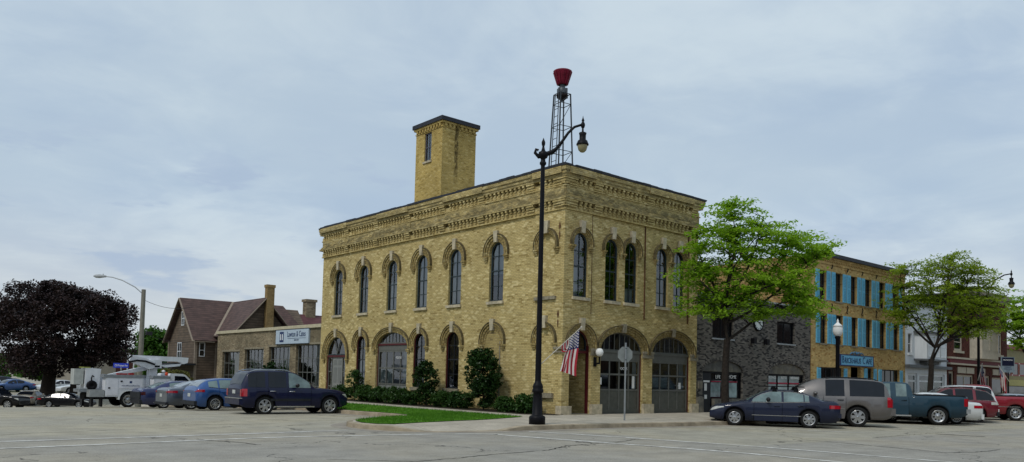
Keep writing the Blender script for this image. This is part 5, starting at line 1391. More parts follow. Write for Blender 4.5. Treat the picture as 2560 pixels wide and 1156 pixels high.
        # side glass
        for wn_ in wins:
            a, b = wn_[:2]; gw = wn_[2] if len(wn_) > 2 else gm
            for sd in (1, -1):
                m = MB(); n = max(4, int((b - a) / .05)); col = []
                for i in range(n + 1):
                    x = a + (b - a) * i / n; p = s.sec(x); z0 = s.B(x) + .025; z1 = p[5][1] - .02
                    if z1 - z0 < .02: z1 = z0 + .005
                    y = lambda z: p[4][0] + (p[5][0] - p[4][0]) * (z - p[4][1]) / max(1e-4, p[5][1] - p[4][1])
                    col.append(((x, sd * (y(z0) + .007), z0), (x, sd * (y(z1) + .007), z1)))
                for c, d in zip(col, col[1:]): m.face([c[0], d[0], d[1], c[1]] if sd > 0 else [c[1], d[1], d[0], c[0]], 0, True)
                m.build('side_window', gw, par, world=False)
        for nm, rg_, g_ in (('windscreen', s.ws, s.__dict__.get('wg', gm)), ('rear_window', s.rw, s.__dict__.get('rg', gm))):
            m = MB(); a, b = rg_; n = 10; grid = []
            for i in range(n + 1):
                x = a + (b - a) * i / n; p = s.sec(x)
                row = [(p[6][0] * .96, p[6][1]), (p[7][0], p[7][1]), (0, p[8][1]), (-p[7][0], p[7][1]), (-p[6][0] * .96, p[6][1])]
                e = .004; sl = (s.sec(x + e)[8][1] - s.sec(x - e)[8][1]) / (2 * e); nn = Vector((-sl, 0, 1)).normalized() * .009
                grid.append([(x + nn.x, y, z + nn.z) for y, z in row])
            for r0, r1 in zip(grid, grid[1:]):
                for k in range(4): m.face([r0[k], r1[k], r1[k + 1], r0[k + 1]], 0, True)
            m.build(nm, g_, par, world=False)
        # trim strips: list of (x0, x1, function giving z, material, thickness)
        for (x0, x1, zf, m_, th) in (trim or ()):
            n = 24
            for sd in (1, -1):
                pts = []; m = MB()
                for i in range(n + 1):
                    x = x0 + (x1 - x0) * i / n; z = zf(s, x); y = s.side(x, z) + .009
                    pts.append((x, sd * y, z))
                for p, q in zip(pts, pts[1:]): m.face([(p[0], p[1], p[2] - th / 2), (q[0], q[1], q[2] - th / 2), (q[0], q[1], q[2] + th / 2), (p[0], p[1], p[2] + th / 2)])
                m.build('trim_strip', m_, par, world=False)
        # lamps
        for nm, m_, x0, x1, z0, z1 in s.lamps:
            for sd in (1, -1):
                m = MB(); n = 6; g2 = []
                for i in range(n + 1):
                    x = x0 + (x1 - x0) * i / n
                    zz = [lerp(z0, z1, k / 4) for k in range(5)]
                    f = 1 if nm == 'headlight' else 1
                    if nm == 'headlight': k = smooth(x0, x1, x); zz = [lerp(lerp(z0, z1, .75 * (1 - k)), z1 - .0, j / 4) for j in range(5)]
                    g2.append([(x, sd * (s.side(x, min(z, s.B(x) - .004)) + .01), min(z, s.B(x) + .004)) for z in zz])
                for c, d in zip(g2, g2[1:]):
                    for k in range(4): m.face([c[k], d[k], d[k + 1], c[k + 1]], 0, True)
                xe = s.xf + .006 if x1 > s.wb else s.xr - .012
                c = g2[-1] if x1 > s.wb else g2[0]
                ye = abs(c[0][1]); yi = ye * (.62 if x1 > s.wb else s.__dict__.get('tlw', .86))
                zz0, zz1 = c[0][2], c[-1][2]
                m.obox((0, 0, 0), (1, 0, 0), (0, sd, 0), Z, (xe - .012, xe) if x1 > s.wb else (xe, xe + .012), (yi, ye), (zz0, zz1))
                m.build(nm, m_, par, world=False)
        mm = wheel_meshes(s.r, s.tw, s.rim[0], s.rim[1], s.rim[2], s.rim[3])
        for xa in (0, s.wb):
            for sd in (1, -1): add_wheel(par, xa, sd * (s.hw - s.tw / 2 - .02), s.r, s.tw, mm, sd)
        xm = s.ws[0] - .12
        for sd in (1, -1):
            m = MB(); z = s.B(xm) + .1; y = s.side(xm, s.B(xm) - .01)
            m.tube([(xm + .03, sd * y * .97, z - .03), (xm, sd * (y + .06), z - .01)], [.03, .03], 6)
            m.lathe([(0, -.1), (.06, -.09), (.085, -.03), (.085, .03), (.06, .07), (0, .09)], (xm, sd * (y + .15), z + .02), (0, sd, 0), 10)
            m.build('mirror', s.__dict__.get('mm', pm), par, world=False)
        m = MB(); zp = s.__dict__.get('zp', .8); m.box(s.xr - .016, s.xr - .004, -.16, .16, zp, zp + .15); m.build('licence_plate', M_PLATE, par, world=False)
        for (x0, x1, z0, z1, m_) in s.__dict__.get('bumper', ()):
            m = MB(); p = s.hw * .9
            m.prism([(x0, -p), (x1, -p * 1.02), (x1, p * 1.02), (x0, p)], (0, 0, 0), (1, 0, 0), (0, 1, 0), Z, z0, z1); m.build('bumper', m_, par, world=False)
        if 'rails' in s.__dict__:
            a, b, dz = s.rails
            for sd in (1, -1):
                m = MB(); pts = []
                for i in range(9):
                    x = a + (b - a) * i / 8; q = s.sec(x); pts.append((x, sd * q[6][0] * .98, q[6][1] + (dz if 0 < i < 8 else .01)))
                m.tube(pts, .02, 6); m.build('roof_rail', s.railm, par, world=False)
SEDAN = dict(wb=2.74, fo=.95, ro=1.12, hw=.91, ht=.62, r=.325, tw=.21, clear=.2, belt=[(-1.12, .86), (-1.0, .985), (-.6, 1.01), (.2, .975), (1.2, .94), (2.0, .93), (2.3, .935), (2.8, .865), (3.3, .77), (3.6, .66), (3.69, .52)],
             roof=[(-.72, 1.03), (-.3, 1.16), (.2, 1.34), (.7, 1.425), (1.25, 1.43), (1.7, 1.32), (2.15, 1.08), (2.42, .95)], ws=(1.62, 2.28), rw=(-.55, .18), rim=('spoke', 7, .085, M_RIM),
             lamps=[('tail_light', M_TAIL, -1.1, -.72, .76, .89), ('headlight', M_HEAD, 3.15, 3.66, .58, .74)], zp=.6)
HATCH = dict(wb=2.7, fo=.9, ro=.86, hw=.9, ht=.62, r=.325, tw=.21, clear=.18, belt=[(-.86, .86), (-.72, 1.02), (-.3, 1.04), (.2, 1.0), (1.2, .95), (2.2, .95), (2.9, .86), (3.4, .72), (3.6, .5)],
             roof=[(-.8, 1.04), (-.5, 1.27), (-.25, 1.38), (.5, 1.455), (1.05, 1.445), (1.6, 1.3), (2.3, .98)], ws=(1.5, 2.2), rw=(-.74, -.36), rim=('spoke', 10, .04, M_RIM),
             lamps=[('tail_light', M_TAIL, -.85, -.5, .84, .95), ('headlight', M_HEAD, 3.05, 3.56, .56, .72)], zp=.62)
SUV = dict(wb=2.87, fo=.86, ro=.98, hw=.91, ht=.73, boxy=1, r=.375, tw=.24, clear=.28, nose=.16, belt=[(-.98, 1.02), (-.9, 1.11), (1.9, 1.1), (2.3, 1.1), (2.75, 1.07), (3.3, 1.01), (3.6, .92), (3.73, .7)],
           roof=[(-.97, 1.14), (-.84, 1.45), (-.70, 1.69), (-.56, 1.77), (-.1, 1.81), (.6, 1.82), (1.15, 1.78), (1.65, 1.56), (2.3, 1.12)], ws=(1.42, 2.2), rw=(-.93, -.68), rim=('spoke', 6, .10, M_RIM),
           lamps=[('tail_light', M_TAIL, -.97, -.76, .76, 1.06), ('headlight', M_HEAD, 3.45, 3.71, .72, .88)], zp=.85)
BIGSUV = dict(wb=3.3, fo=.98, ro=1.30, hw=1.0, ht=.80, boxy=1, r=.405, tw=.27, clear=.3, nose=.14, belt=[(-1.30, 1.12), (-1.2, 1.22), (2.4, 1.2), (2.75, 1.2), (3.2, 1.16), (3.9, 1.1), (4.2, 1.0), (4.28, .72)],
              roof=[(-1.28, 1.25), (-1.1, 1.6), (-.92, 1.85), (-.5, 1.92), (.5, 1.95), (1.35, 1.93), (1.9, 1.78), (2.75, 1.22)], ws=(1.75, 2.62), rw=(-1.24, -1.0), rim=('spoke', 6, .12, M_RIM),
              lamps=[('tail_light', M_TAIL, -1.29, -1.1, .82, 1.22), ('headlight', M_HEAD, 3.9, 4.26, .82, 1.0)], zp=.95)
PICKUP = dict(wb=3.64, fo=.95, ro=1.2, hw=1.0, ht=.74, r=.40, tw=.26, clear=.34, nose=.14, belt=[(-1.2, 1.27), (-1.1, 1.28), (.98, 1.28), (1.06, 1.22), (2.8, 1.2), (3.1, 1.19), (3.7, 1.13), (4.4, 1.05), (4.59, .72)],
              roof=[(1.02, 1.25), (1.08, 1.7), (1.25, 1.86), (1.6, 1.89), (2.1, 1.88), (2.5, 1.74), (3.1, 1.21)], ws=(2.35, 3.02), rw=(1.03, 1.12), rim=('steel', 8, .07, M_RIM),
              lamps=[('tail_light', M_TAIL, -1.19, -1.04, .86, 1.2), ('headlight', M_HEAD, 4.2, 4.56, .78, .98)], zp=.6)
CROSS = dict(SUV, boxy=0, ht=.68, hw=.95, wb=2.82, ro=.95, r=.37, belt=[(-.95, .95), (-.84, 1.06), (-.4, 1.1), (2, 1.05), (2.5, 1.03), (3.2, .95), (3.6, .82), (3.75, .6)], fo=.93,
             roof=[(-.9, 1.1), (-.68, 1.42), (-.4, 1.6), (.5, 1.71), (1.15, 1.68), (1.7, 1.45), (2.5, 1.05)], ws=(1.5, 2.4), rw=(-.86, -.55), rim=('spoke', 10, .05, M_RIM), lamps=[('tail_light', M_HEAD, -.94, -.62, .9, 1.02), ('headlight', M_HEAD, 3.4, 3.72, .68, .84)])
def car(sp, name, label, cat, x, y, z, deg, pm, doors, wins, group=None, trim=None, gm=None, **kw):
    t = thing(name, label, cat, (x, y, z), R(deg), group)
    Car(dict(sp, **kw)).build(t, pm, doors, wins, trim, gm)
    return t
D4 = [(.12, .98), (.98, 2.02)]; W4 = [(.16, .92), (1.0, 1.98)]
beltz = lambda s, x: s.B(x) + .006
lowz = lambda s, x: s.clear + .28
topz = lambda s, x: s.sec(x)[5][1] - .005
P_NAVY = paint('navy_paint', (.004, .007, .036)); P_BLUE = paint('bright_blue_paint', (.022, .085, .27)); P_GREY = paint('slate_grey_paint', (.085, .105, .14), .5)
P_TAUPE = paint('taupe_grey_paint', (.135, .125, .122), .3); P_TEAL = paint('steel_blue_paint', (.016, .046, .072), .35); P_RED = paint('dark_red_paint', (.16, .010, .022)); P_WHITE = paint('white_car_paint', (.62, .65, .66), 0, .3)
P_BLK = paint('black_paint', (.006, .006, .008)); P_TAN = paint('beige_paint', (.30, .27, .22), .3); P_SIL = paint('silver_paint', (.36, .40, .45), .6); P_ABLUE = paint('dusk_blue_paint', (.012, .017, .040), .3)
kerb = 'cars parked along the kerb'
# side street row, nose to the lawn kerb
car(SUV, 'parked_car', 'dark navy sport utility with roof rails, nearest the lawn kerb', 'car', -8.95, 8.9, g(0, 8.1) - .03, -2, P_NAVY, [(.1, .95), (.95, 1.98)], [(-.72, -.02), (.12, .88), (1.0, 1.96, M_TGLASS)], kerb,
    trim=[(.2, 1.95, lambda s, x: .62, M_DARK, .1), (.35, 2.15, lambda s, x: s.clear + .06, M_CHROME, .05)], rails=(-.6, 1.1, .05), railm=P_SIL, bumper=[(-1.06, -.9, .42, .66, P_NAVY), (-1.07, -.92, .665, .69, M_CHROME)], hm=M_CHROME, mm=P_BLK)
car(HATCH, 'parked_car', 'bright blue hatchback beside the navy sport utility', 'car', -9.4, 13.2, g(0, 12.4) - .02, 0, P_BLUE, [(.15, .95), (.95, 1.95)], [(-.32, .1), (.18, .9), (1.0, 1.9)], kerb, gm=M_TGLASS, trim=[(-.3, 1.95, beltz, M_CHROME, .02)], bumper=[(-.92, -.8, .26, .44, M_DARK)], rg=mat('pale_rear_glass', (.2, .23, .26), .05, spec=.8))
car(SEDAN, 'parked_car', 'slate grey sedan behind the bright blue hatchback', 'car', -9.35, 16.4, g(0, 15.6) - .02, 0, P_GREY, D4, W4, kerb, bumper=[(-1.17, -1.05, .24, .36, M_DARK)], lamps=[('tail_light', M_TAIL, -1.1, -.66, .80, .91), ('headlight', M_HEAD, 3.15, 3.66, .58, .74)], rg=mat('pale_rear_glass', (.2, .23, .26)))
car(SEDAN, 'parked_car', 'dark blue coupe with black tail panel, farthest of the kerb row', 'car', -9.4, 20.3, g(0, 19.6) - .02, 0, paint('deep_blue_paint', (.02, .03, .11)), [(.6, 2.0)], [(.3, 1.98)], kerb, gm=M_TGLASS, bumper=[(-1.16, -1.04, .5, .84, M_DARK), (-1.15, -1.03, .24, .46, M_DARK)], lamps=[('tail_light', mat('smoked_tail', (.05, .008, .01), .15), -1.1, -.9, .7, .86), ('headlight', M_HEAD, 3.15, 3.66, .58, .74)], rg=M_TGLASS)
# front street row, angle parked
TH = 125
car(SEDAN, 'parked_car', 'midnight blue sedan with black roof rack, nearest on the front street', 'car', 6.56, -7.03, 0, TH, P_ABLUE, D4, [(.0, .16), (.2, .92), (1.0, 2.08)], kerb, gm=M_TGLASS,
    trim=[(-.02, 2.12, beltz, M_CHROME, .025), (-.0, 2.05, topz, M_CHROME, .02), (.3, 2.1, lambda s, x: s.clear + .24, M_CHROME, .02)], mm=P_BLK, bumper=[(-1.16, -1.04, .42, .58, P_ABLUE)])
car(BIGSUV, 'parked_car', 'long taupe grey full-size sport utility with dark glass', 'car', 9.75, -7.36, 0, TH, P_TAUPE, [(.45, 1.3), (1.3, 2.3)], [(-1.0, .3), (.5, 1.22)], kerb,
    trim=[(.5, 2.3, lambda s, x: .72, M_CHROME, .02)], bumper=[(-1.42, -1.15, .5, .78, P_TAUPE)], rails=(-.8, 1.2, .05), railm=P_BLK, hm=M_DARK)
pk = car(PICKUP, 'pickup_truck', 'steel blue extended-cab pickup beside the taupe sport utility', 'pickup', 15.67, -8.14, 0, TH, P_TEAL, [(1.2, 1.9), (1.9, 2.85)], [(1.28, 1.72), (1.95, 2.75)], kerb, gm=M_TGLASS,
    trim=[(1.1, 2.9, lambda s, x: s.clear + .05, M_CHROME, .06)], bumper=[(-1.32, -1.14, .55, .74, M_METAL)])
def bed(pk):
    m = MB(); m.box(-1.1, .9, -.84, .84, 1.30, 1.335); m.build('bed_cover', M_DARK, pk, world=False)
    m = MB()
    for sd in (1, -1): m.box(-1.12, .92, sd * .88 - .06, sd * .88 + .06, 1.3, 1.345)
    m.build('bed_rail', M_DARK, pk, world=False)
bed(pk)
car(SEDAN, 'parked_car', 'white sedan hidden behind the steel blue pickup, tail showing', 'car', 17.75, -8.15, 0, TH, P_WHITE, D4, W4, kerb, rim=('spoke', 12, .03, M_RIM), bumper=[(-1.17, -1.05, .26, .5, P_WHITE)])
car(CROSS, 'parked_car', 'dark red crossover with chrome window line', 'car', 20.75, -7.97, 0, TH, P_RED, [(.12, .98), (.98, 2.0)], [(-.75, .02), (.15, .92), (1.02, 2.1)], kerb, trim=[(-.8, 2.2, topz, M_CHROME, .03), (-.8, 2.2, beltz, M_CHROME, .02)], bumper=[(-1.02, -.88, .36, .56, M_DARK)], rails=(-.5, 1.1, .04), railm=P_BLK)
car(SUV, 'parked_car', 'white sport utility between the red crossover and the red pickup', 'car', 22.43, -7.37, 0, TH, P_WHITE, [(.1, .95), (.95, 1.98)], [(-.72, -.02), (.12, .88), (1.0, 1.96)], kerb, rim=('steel', 8, .07, M_RIM), bumper=[(-1.06, -.9, .42, .66, P_WHITE)], lamps=[('tail_light', M_HEAD, -.97, -.8, .95, 1.06), ('headlight', M_HEAD, 3.45, 3.71, .72, .88)])
pk = car(PICKUP, 'pickup_truck', 'bright red pickup at the right end of the parked row', 'pickup', 26.4, -7.9, 0, TH, paint('truck_red_paint', (.26, .012, .025)), [(1.2, 1.9), (1.9, 2.85)], [(1.28, 1.72), (1.95, 2.75)], kerb, trim=[(-.2, .9, lambda s, x: .74, M_CHROME, .03)], bumper=[(-1.32, -1.14, .55, .74, M_METAL)])
bed(pk)
car(SEDAN, 'parked_car', 'silver sedan half seen at the far right beyond the red pickup', 'car', 31, -7.6, 0, TH, P_SIL, D4, W4, kerb)
# roof rack
RK = thing('roof_rack', 'black roof rack bars on the midnight blue sedan', 'roof rack', (6.56, -7.03, 0), R(TH))
for sx in (.45, 1.25):
    m = MB(); m.bar((sx, -.72, 1.53), (sx, .72, 1.53), .055, .03)
    m.build('crossbar', M_BLACK, RK, world=False)
    for sd in (1, -1):
        m = MB(); m.prism([(sx - .1, 1.36), (sx + .1, 1.36), (sx + .05, 1.52), (sx - .05, 1.52)], (0, 0, 0), (1, 0, 0), Z, (0, 1, 0), sd * .6 - .05, sd * .6 + .05); m.build('foot', M_BLACK, RK, world=False)
m = MB()
for sd in (1, -1): m.bar((.15, sd * .62, 1.56), (1.75, sd * .62, 1.56), .05, .035)
m.build('long_bar', M_BLACK, RK, world=False)
# cars down the hill and in the car park beyond
far = 'cars in the lower lot'
car(SEDAN, 'parked_car', 'black sedan with red tail lamps down the hill', 'car', -5.7, 63.9, -2.28, -37, P_BLK, D4, W4, far, trim=[(-.02, 2.12, beltz, M_CHROME, .025), (0, 2.05, topz, M_CHROME, .03)], bumper=[(-1.16, -1.04, .3, .58, P_BLK)])
car(SEDAN, 'parked_car', 'beige sedan half hidden left of the black sedan down the hill', 'car', -7.6, 66.2, -2.2, 62, P_TAN, D4, W4, far, bumper=[(-1.17, -1.05, .34, .56, P_TAN)])
car(BIGSUV, 'parked_car', 'black van at the left edge of the lower lot', 'car', -12.0, 62.6, -2.25, -41, P_BLK, [(.45, 1.3), (1.3, 2.3)], [(-1.0, .3), (.5, 1.22)], far)
lot = [(-9.5, 81, 200, P_SIL, 'pale silver car at the left end of the upper car park'), (-8.3, 84, 205, P_SIL, 'silver blue car second from the left in the upper car park'), (-6.6, 86.5, 205, P_NAVY, 'navy car third from the left in the upper car park'), (-5.2, 83.5, 200, P_BLUE, 'blue sedan at the front of the upper car park'),
       (-4.6, 90, 200, P_GREY, 'grey blue car at the back of the upper car park'), (-.2, 84, 195, P_WHITE, 'white car parked between the two maple trunks'), (1.3, 80, 190, P_WHITE, 'white car parked right of the smaller maple trunk'), (3.2, 82, 190, P_SIL, 'silver car partly behind the bucket truck tail')]
for x, y, d, pm, lb in lot: car(SEDAN if d != 205 else CROSS, 'parked_car', lb, 'car', x, y, g(0, y), d, pm, [], W4, 'cars in the upper car park')

# ------------------------------------------------------------------ bucket truck
BT = thing('bucket_truck', 'white utility bucket truck with folded boom on the side street', 'truck', (-10.2, 23.9, g(0, 23.2)), R(2))
M_TW = mat('truck_white', (.68, .70, .74), .4, var=.06, streak=True); M_TG = mat('truck_grey', (.26, .28, .30), .5, .3, var=.1)
def tb(name, m_, boxes, par=BT):
    m = MB()
    for b in boxes: m.box(*b)
    return m.build(name, m_, par, world=False)
tb('chassis', M_UNDER, [(-2.0, 4.6, -.45, .45, .42, .72), (-1.9, 1.0, -.85, .85, .62, .8)])
for sd in (1, -1):
    y0, y1 = (.55, 1.12) if sd > 0 else (-1.12, -.55)
    m = MB(); ar = [(.47 * math.cos(PI * k / 10), .42 + .47 * math.sin(PI * k / 10)) for k in range(11)]
    m.prism([(-1.2, .58)] + [(-.62, .58), (-.5, .58)] + ar[::-1] + [(.5, .58), (.72, .58), (.72, 1.58), (-1.2, 1.58)], (0, 0, 0), (1, 0, 0), Z, (0, 1, 0), y0, y1); sb = m.build('service_body', M_TW, BT, world=False)
    ys = y1 if sd > 0 else y0
    for a, b, z0, z1 in ((-1.12, -.58, .66, 1.5), (-.52, .66, 1.02, 1.5)):
        d = tb('compartment_door', mat('truck_door_white', (.72, .73, .79), .4, var=.05), [(a, b, min(ys, ys + sd * .02), max(ys, ys + sd * .02), z0, z1)])
        tb('latch', M_BLACK, [(a + .06, a + .16, min(ys + sd * .02, ys + sd * .035), max(ys + sd * .02, ys + sd * .035), z0 + .34, z0 + .42)], d)
    tb('top_rail', M_TG, [(-1.3, .74, y0 - .02, y1 + .02, 1.585, 1.75)])
    m = MB(); ar2 = [(.58 * math.cos(PI * k / 10), .42 + .55 * math.sin(PI * k / 10)) for k in range(11)]
    for p, q, r_, s_ in zip(ar, ar[1:], ar2[1:], ar2): m.face([(p[0], ys + sd * .01, p[1]), (q[0], ys + sd * .01, q[1]), (r_[0], ys + sd * .01, r_[1]), (s_[0], ys + sd * .01, s_[1])])
    m.build('wheel_arch', M_WHITE, BT, world=False)
    m = MB(); m.box(1.25, 2.12, y0, y1, .82, 1.58); m.box(.74, 2.1, y0 + .1, y1 - .1, .5, .78); fb = m.build('front_compartment', M_TW, BT, world=False)
    tb('compartment_door', mat('truck_door_white', (.72, .73, .79)), [(1.42, 2.06, min(ys, ys + sd * .02), max(ys, ys + sd * .02), .9, 1.5)])
    tb('top_rail', M_TG, [(1.2, 2.14, y0 - .02, y1 + .02, 1.585, 1.72)])
    tb('tail_box', M_METAL, [(-1.94, -1.24, y0, y1, .56, .94)]); [tb('outrigger', M_BLACK, [(a, b, y0 + .1, y1 - .1, .05, .515)]) for a, b in ((-1.82, -1.72), (-1.36, -1.27))]
tb('deck', M_TG, [(-2.3, 2.1, -.55, .55, .8, .95)])
# lettering on the near side
YR = -1.12
def ttext(body, size, x, z, par): 
    o = text(body, size, (0, 0, 0), (1, 0, 0), (0, -1, 0), M_LETTER_B, par)
    for v in o.data.vertices: v.co += wloc(par) + Vector((x, YR - .022, z))
    return o
ttext('www.jeffersonutilities.com', .085, .06, 1.17, BT)
tb('emblem', M_LETTER_B, [(.0, .12, YR - .025, YR - .02, 1.3, 1.42)])
m = MB(); m.prism([(2.16, .6), (4.75, .6), (4.85, .95), (4.7, 1.2), (3.55, 1.28), (3.05, 1.78), (2.85, 1.86), (2.2, 1.86), (2.14, 1.8)], (0, 0, 0), (1, 0, 0), Z, (0, 1, 0), -.98, .98); cab = m.build('cab', M_TW, BT, world=False)
for sd in (1, -1):
    m = MB(); y = sd * .985; m.face([(2.42, y, 1.28), (3.42, y, 1.28), (2.98, y, 1.72), (2.42, y, 1.74)]); m.build('cab_window', M_CGLASS, cab, world=False)
m = MB(); m.face([(3.56, -.88, 1.30), (3.56, .88, 1.30), (3.08, .8, 1.78), (3.08, -.8, 1.78)]); m.build('windscreen', M_CGLASS, cab, world=False)
tb('pedestal', M_TW, [(1.3, 1.72, -.22, .22, .95, 2.15)]); tb('turret', M_TW, [(1.28, 1.9, -.35, .35, 2.15, 2.62)]); tb('turret_vent', M_BLACK, [(1.35, 1.8, -.36, -.355, 2.2, 2.3)])
m = MB(); m.prism([(.15, 2.5), (.3, 2.82), (.9, 2.7), (1.5, 2.5), (1.5, 2.15), (1.2, 2.08)], (0, 0, 0), (1, 0, 0), Z, (0, 1, 0), -.42, -.2); k = m.build('elbow', M_TW, BT, world=False)
m = MB(); m.tube([(.28, -.44, 2.82), (.05, -.44, 2.6), (.15, -.44, 2.45), (.55, -.44, 2.55), (1.0, -.44, 2.52), (1.5, -.44, 2.35)], .05, 8); m.build('hose', M_BLACK, k, world=False)
m = MB(); m.prism([(.3, 2.56), (.3, 2.84), (3.0, 2.81), (3.45, 2.79), (3.42, 2.5), (3.2, 2.42), (2.95, 2.55)], (0, 0, 0), (1, 0, 0), Z, (0, 1, 0), -.16, .16); m.prism([(1.85, 2.34), (2.4, 2.36), (3.1, 2.44), (3.0, 2.3), (2.2, 2.2)], (0, 0, 0), (1, 0, 0), Z, (0, 1, 0), -.1, .1); m.build('upper_boom', M_TW, BT, world=False)
m = MB(); m.prism([(-1.05, 1.68), (1.1, 2.24), (1.4, 2.16), (1.1, 2.0), (-.9, 1.62)], (0, 0, 0), (1, 0, 0), Z, (0, 1, 0), -.15, .15); m.build('lower_boom', M_TW, BT, world=False)
m = MB(); m.prism([(-2.05, 1.0), (-1.35, 1.0), (-1.28, 2.04), (-2.02, 2.08)], (0, 0, 0), (1, 0, 0), Z, (0, 1, 0), -.55, .35); bk = m.build('bucket', M_TW, BT, world=False)
tb('bucket_rim', mat('safety_yellow', (.35, .38, .08), .5), [(-2.12, -1.8, -.57, .37, 2.085, 2.12)], bk); tb('control_box', mat('pale_grey_box', (.42, .44, .42), .5), [(-2.55, -2.1, -.45, .2, 1.2, 2.02)])
m = MB(); m.lathe([(.0, 0), (.26, .01), (.26, .09), (.08, .1), (.08, .02)], (-1.72, -.56, 1.16), (0, -1, 0), 18); m.tube([(-1.72, -.6, 1.3), (-1.75, -.6, 1.55), (-1.7, -.6, 1.68), (-1.62, -.6, 1.6)], .03, 6); m.build('cable_reel', M_BLACK, BT, world=False)
m = MB(); m.lathe([(.08, 0), (.09, .05), (.07, .16), (0, .2)], (2.1, -.6, 1.75), n=10); m.build('beacon', mat('beacon_orange', (.5, .06, .02), .4), BT, world=False)
m = MB(); m.lathe([(.0, 0), (.1, .02), (.09, .12), (0, .16)], (2.0, -.4, 1.9), n=10); m.build('work_light', M_WHITE, BT, world=False)
tb('chock', mat('chock_red', (.35, .03, .03), .6), [(-.6, -.1, -1.0, -.8, 1.75, 1.83), (0, .25, -1.0, -.8, 1.75, 1.85)])
mm = wheel_meshes(.4, .26, 'steel', 6, .06, M_RIM)
for xa in (0, 3.9):
    for sd in (1, -1): add_wheel(BT, xa, sd * .95, .4, .26, mm, sd)
# ------------------------------------------------------------------ vegetation
def leaves(pts, size, nrm_up=.5, elong=1.6, rg=None, jitter=.3, fold=True):
    """leaf-sized quads at points -> mesh arrays"""
    rg = rg or np.random.default_rng(1)
    P = np.asarray(pts, float); n = len(P)
    nv = rg.normal(size=(n, 3)); nv[:, 2] = np.abs(nv[:, 2]) * 1 + nrm_up; nv /= np.linalg.norm(nv, axis=1)[:, None]
    t = rg.normal(size=(n, 3)); t -= nv * (t * nv).sum(1)[:, None]; t /= np.linalg.norm(t, axis=1)[:, None]
    b = np.cross(nv, t)
    s = size * rg.uniform(1 - jitter, 1 + jitter, n)[:, None]
    a = t * s * elong * .5; c = b * s * .5
    V = np.stack([P - a, P + c * .9 - a * .1 + nv * s * .06, P + a, P - c * .9 - a * .1 + nv * s * .06], 1).reshape(-1, 3)
    return V
def leafobj(name, V, m, parent):
    n = len(V) // 4
    me = bpy.data.meshes.new(name)
    me.vertices.add(n * 4); me.loops.add(n * 4); me.polygons.add(n)
    off = np.array(wloc(parent))
    me.vertices.foreach_set('co', (V - off).astype(np.float32).ravel()); me.loops.foreach_set('vertex_index', np.arange(n * 4, dtype=np.int32))
    me.polygons.foreach_set('loop_start', np.arange(0, n * 4, 4, dtype=np.int32)); me.polygons.foreach_set('loop_total', np.full(n, 4, dtype=np.int32))
    me.update(calc_edges=True); me.materials.append(m)
    o = bpy.data.objects.new(name, me); COL.objects.link(o); o.parent = parent
    return o
def curve_pts(a, b, sag, n, rg, wob):
    a = np.array(a, float); b = np.array(b, float); L = np.linalg.norm(b - a)
    out = []
    w1 = rg.normal(size=3) * wob * L; w2 = rg.normal(size=3) * wob * L * .5
    for i in range(n + 1):
        t = i / n
        out.append(a + (b - a) * t + np.array([0, 0, sag * L * 4 * t * (1 - t)]) + w1 * math.sin(PI * t) + w2 * math.sin(2 * PI * t))
    return out
HI = 0
def locust(label, x, y, z0, fork, lims, sprays, leaf, seed, m, group, lean=(0, 0), leafn=58, tr=.17):
    """honey locust: trunk forking into ascending limbs, flat airy leaf sprays. lims: limb ends; sprays: list of ellipsoids (centre, radii, count)"""
    rg = np.random.default_rng(seed)
    t = thing('street_tree', label, 'tree', (x, y, z0), 0, group)
    base = np.array([x, y, z0]); fk = np.array([x + lean[0], y + lean[1], fork])
    mb = MB()
    tp = curve_pts(base, fk, 0, 6, rg, .015)
    mb.tube([base + np.array([0, 0, -.1])] + tp, [tr * 1.5] + list(np.linspace(tr * 1.12, tr * .82, 7)), 12)
    nodes = []
    for e in lims:
        e = np.array(e, float)
        if not nodes: c = curve_pts(fk, e, 0, 9, rg, .03); lead = c
        else:
            j = min(5, max(0, int((e[2] - fork) * rg.uniform(.25, .6)))) if e[2] - fork > 2 else 0
            c = curve_pts(lead[j] if j else fk - np.array([0, 0, rg.uniform(0, .4)]), e, rg.uniform(-.05, .03) if e[2] - fork > 3 else .06, 9, rg, .06)
        mb.tube(c, list(np.linspace(tr * .42, .016, 10)), 7)
        nodes += [(p, lerp(tr * .38, .018, i / 9)) for i, p in enumerate(c) if i >= 3]
    tips = []
    NP = np.array([p for p, r in nodes])
    for (c, r, n) in sprays:
        c = np.array(c); r = np.array(r)
        k = 0
        while k < n:
            d = rg.normal(size=3); d /= np.linalg.norm(d); q = c + d * r * rg.uniform(.25, 1) ** .5
            tips.append(q); k += 1
    leafp = []
    for q in tips:
        dd = np.linalg.norm(NP - q, axis=1) + np.maximum(0, NP[:, 2] - q[2]) * .9
        i = int(np.argmin(dd)); p = NP[i]
        L = np.linalg.norm(q - p)
        if L > 2.6: q = p + (q - p) * 2.6 / L
        c = curve_pts(p, q, .05, 5, rg, .05)
        mb.tube(c, list(np.linspace(min(.028, nodes[i][1] * .7), .006, 6)), 4, caps=False)
        # a frond-like spray, longer than wide, drooping at the end
        d = q - p; d[2] *= .3; d /= max(1e-6, np.linalg.norm(d)); s = np.array([-d[1], d[0], 0])
        m_ = rg.integers(int(leafn * .6), int(leafn * 1.3))
        u = rg.uniform(-.8, .8, m_); v = rg.normal(0, .17, m_) * (1 - .5 * np.abs(u)); w = rg.normal(0, .055, m_)
        leafp.append(q + d * u[:, None] + s * v[:, None] + np.array([0, 0, 1]) * (w - .18 * u ** 2 * (u > 0))[:, None])
    mb.build('trunk', M_BARK_D, t)
    leafobj('crown', leaves(np.concatenate(leafp), leaf, 1.1, 2.0, rg), m, t)
    return t
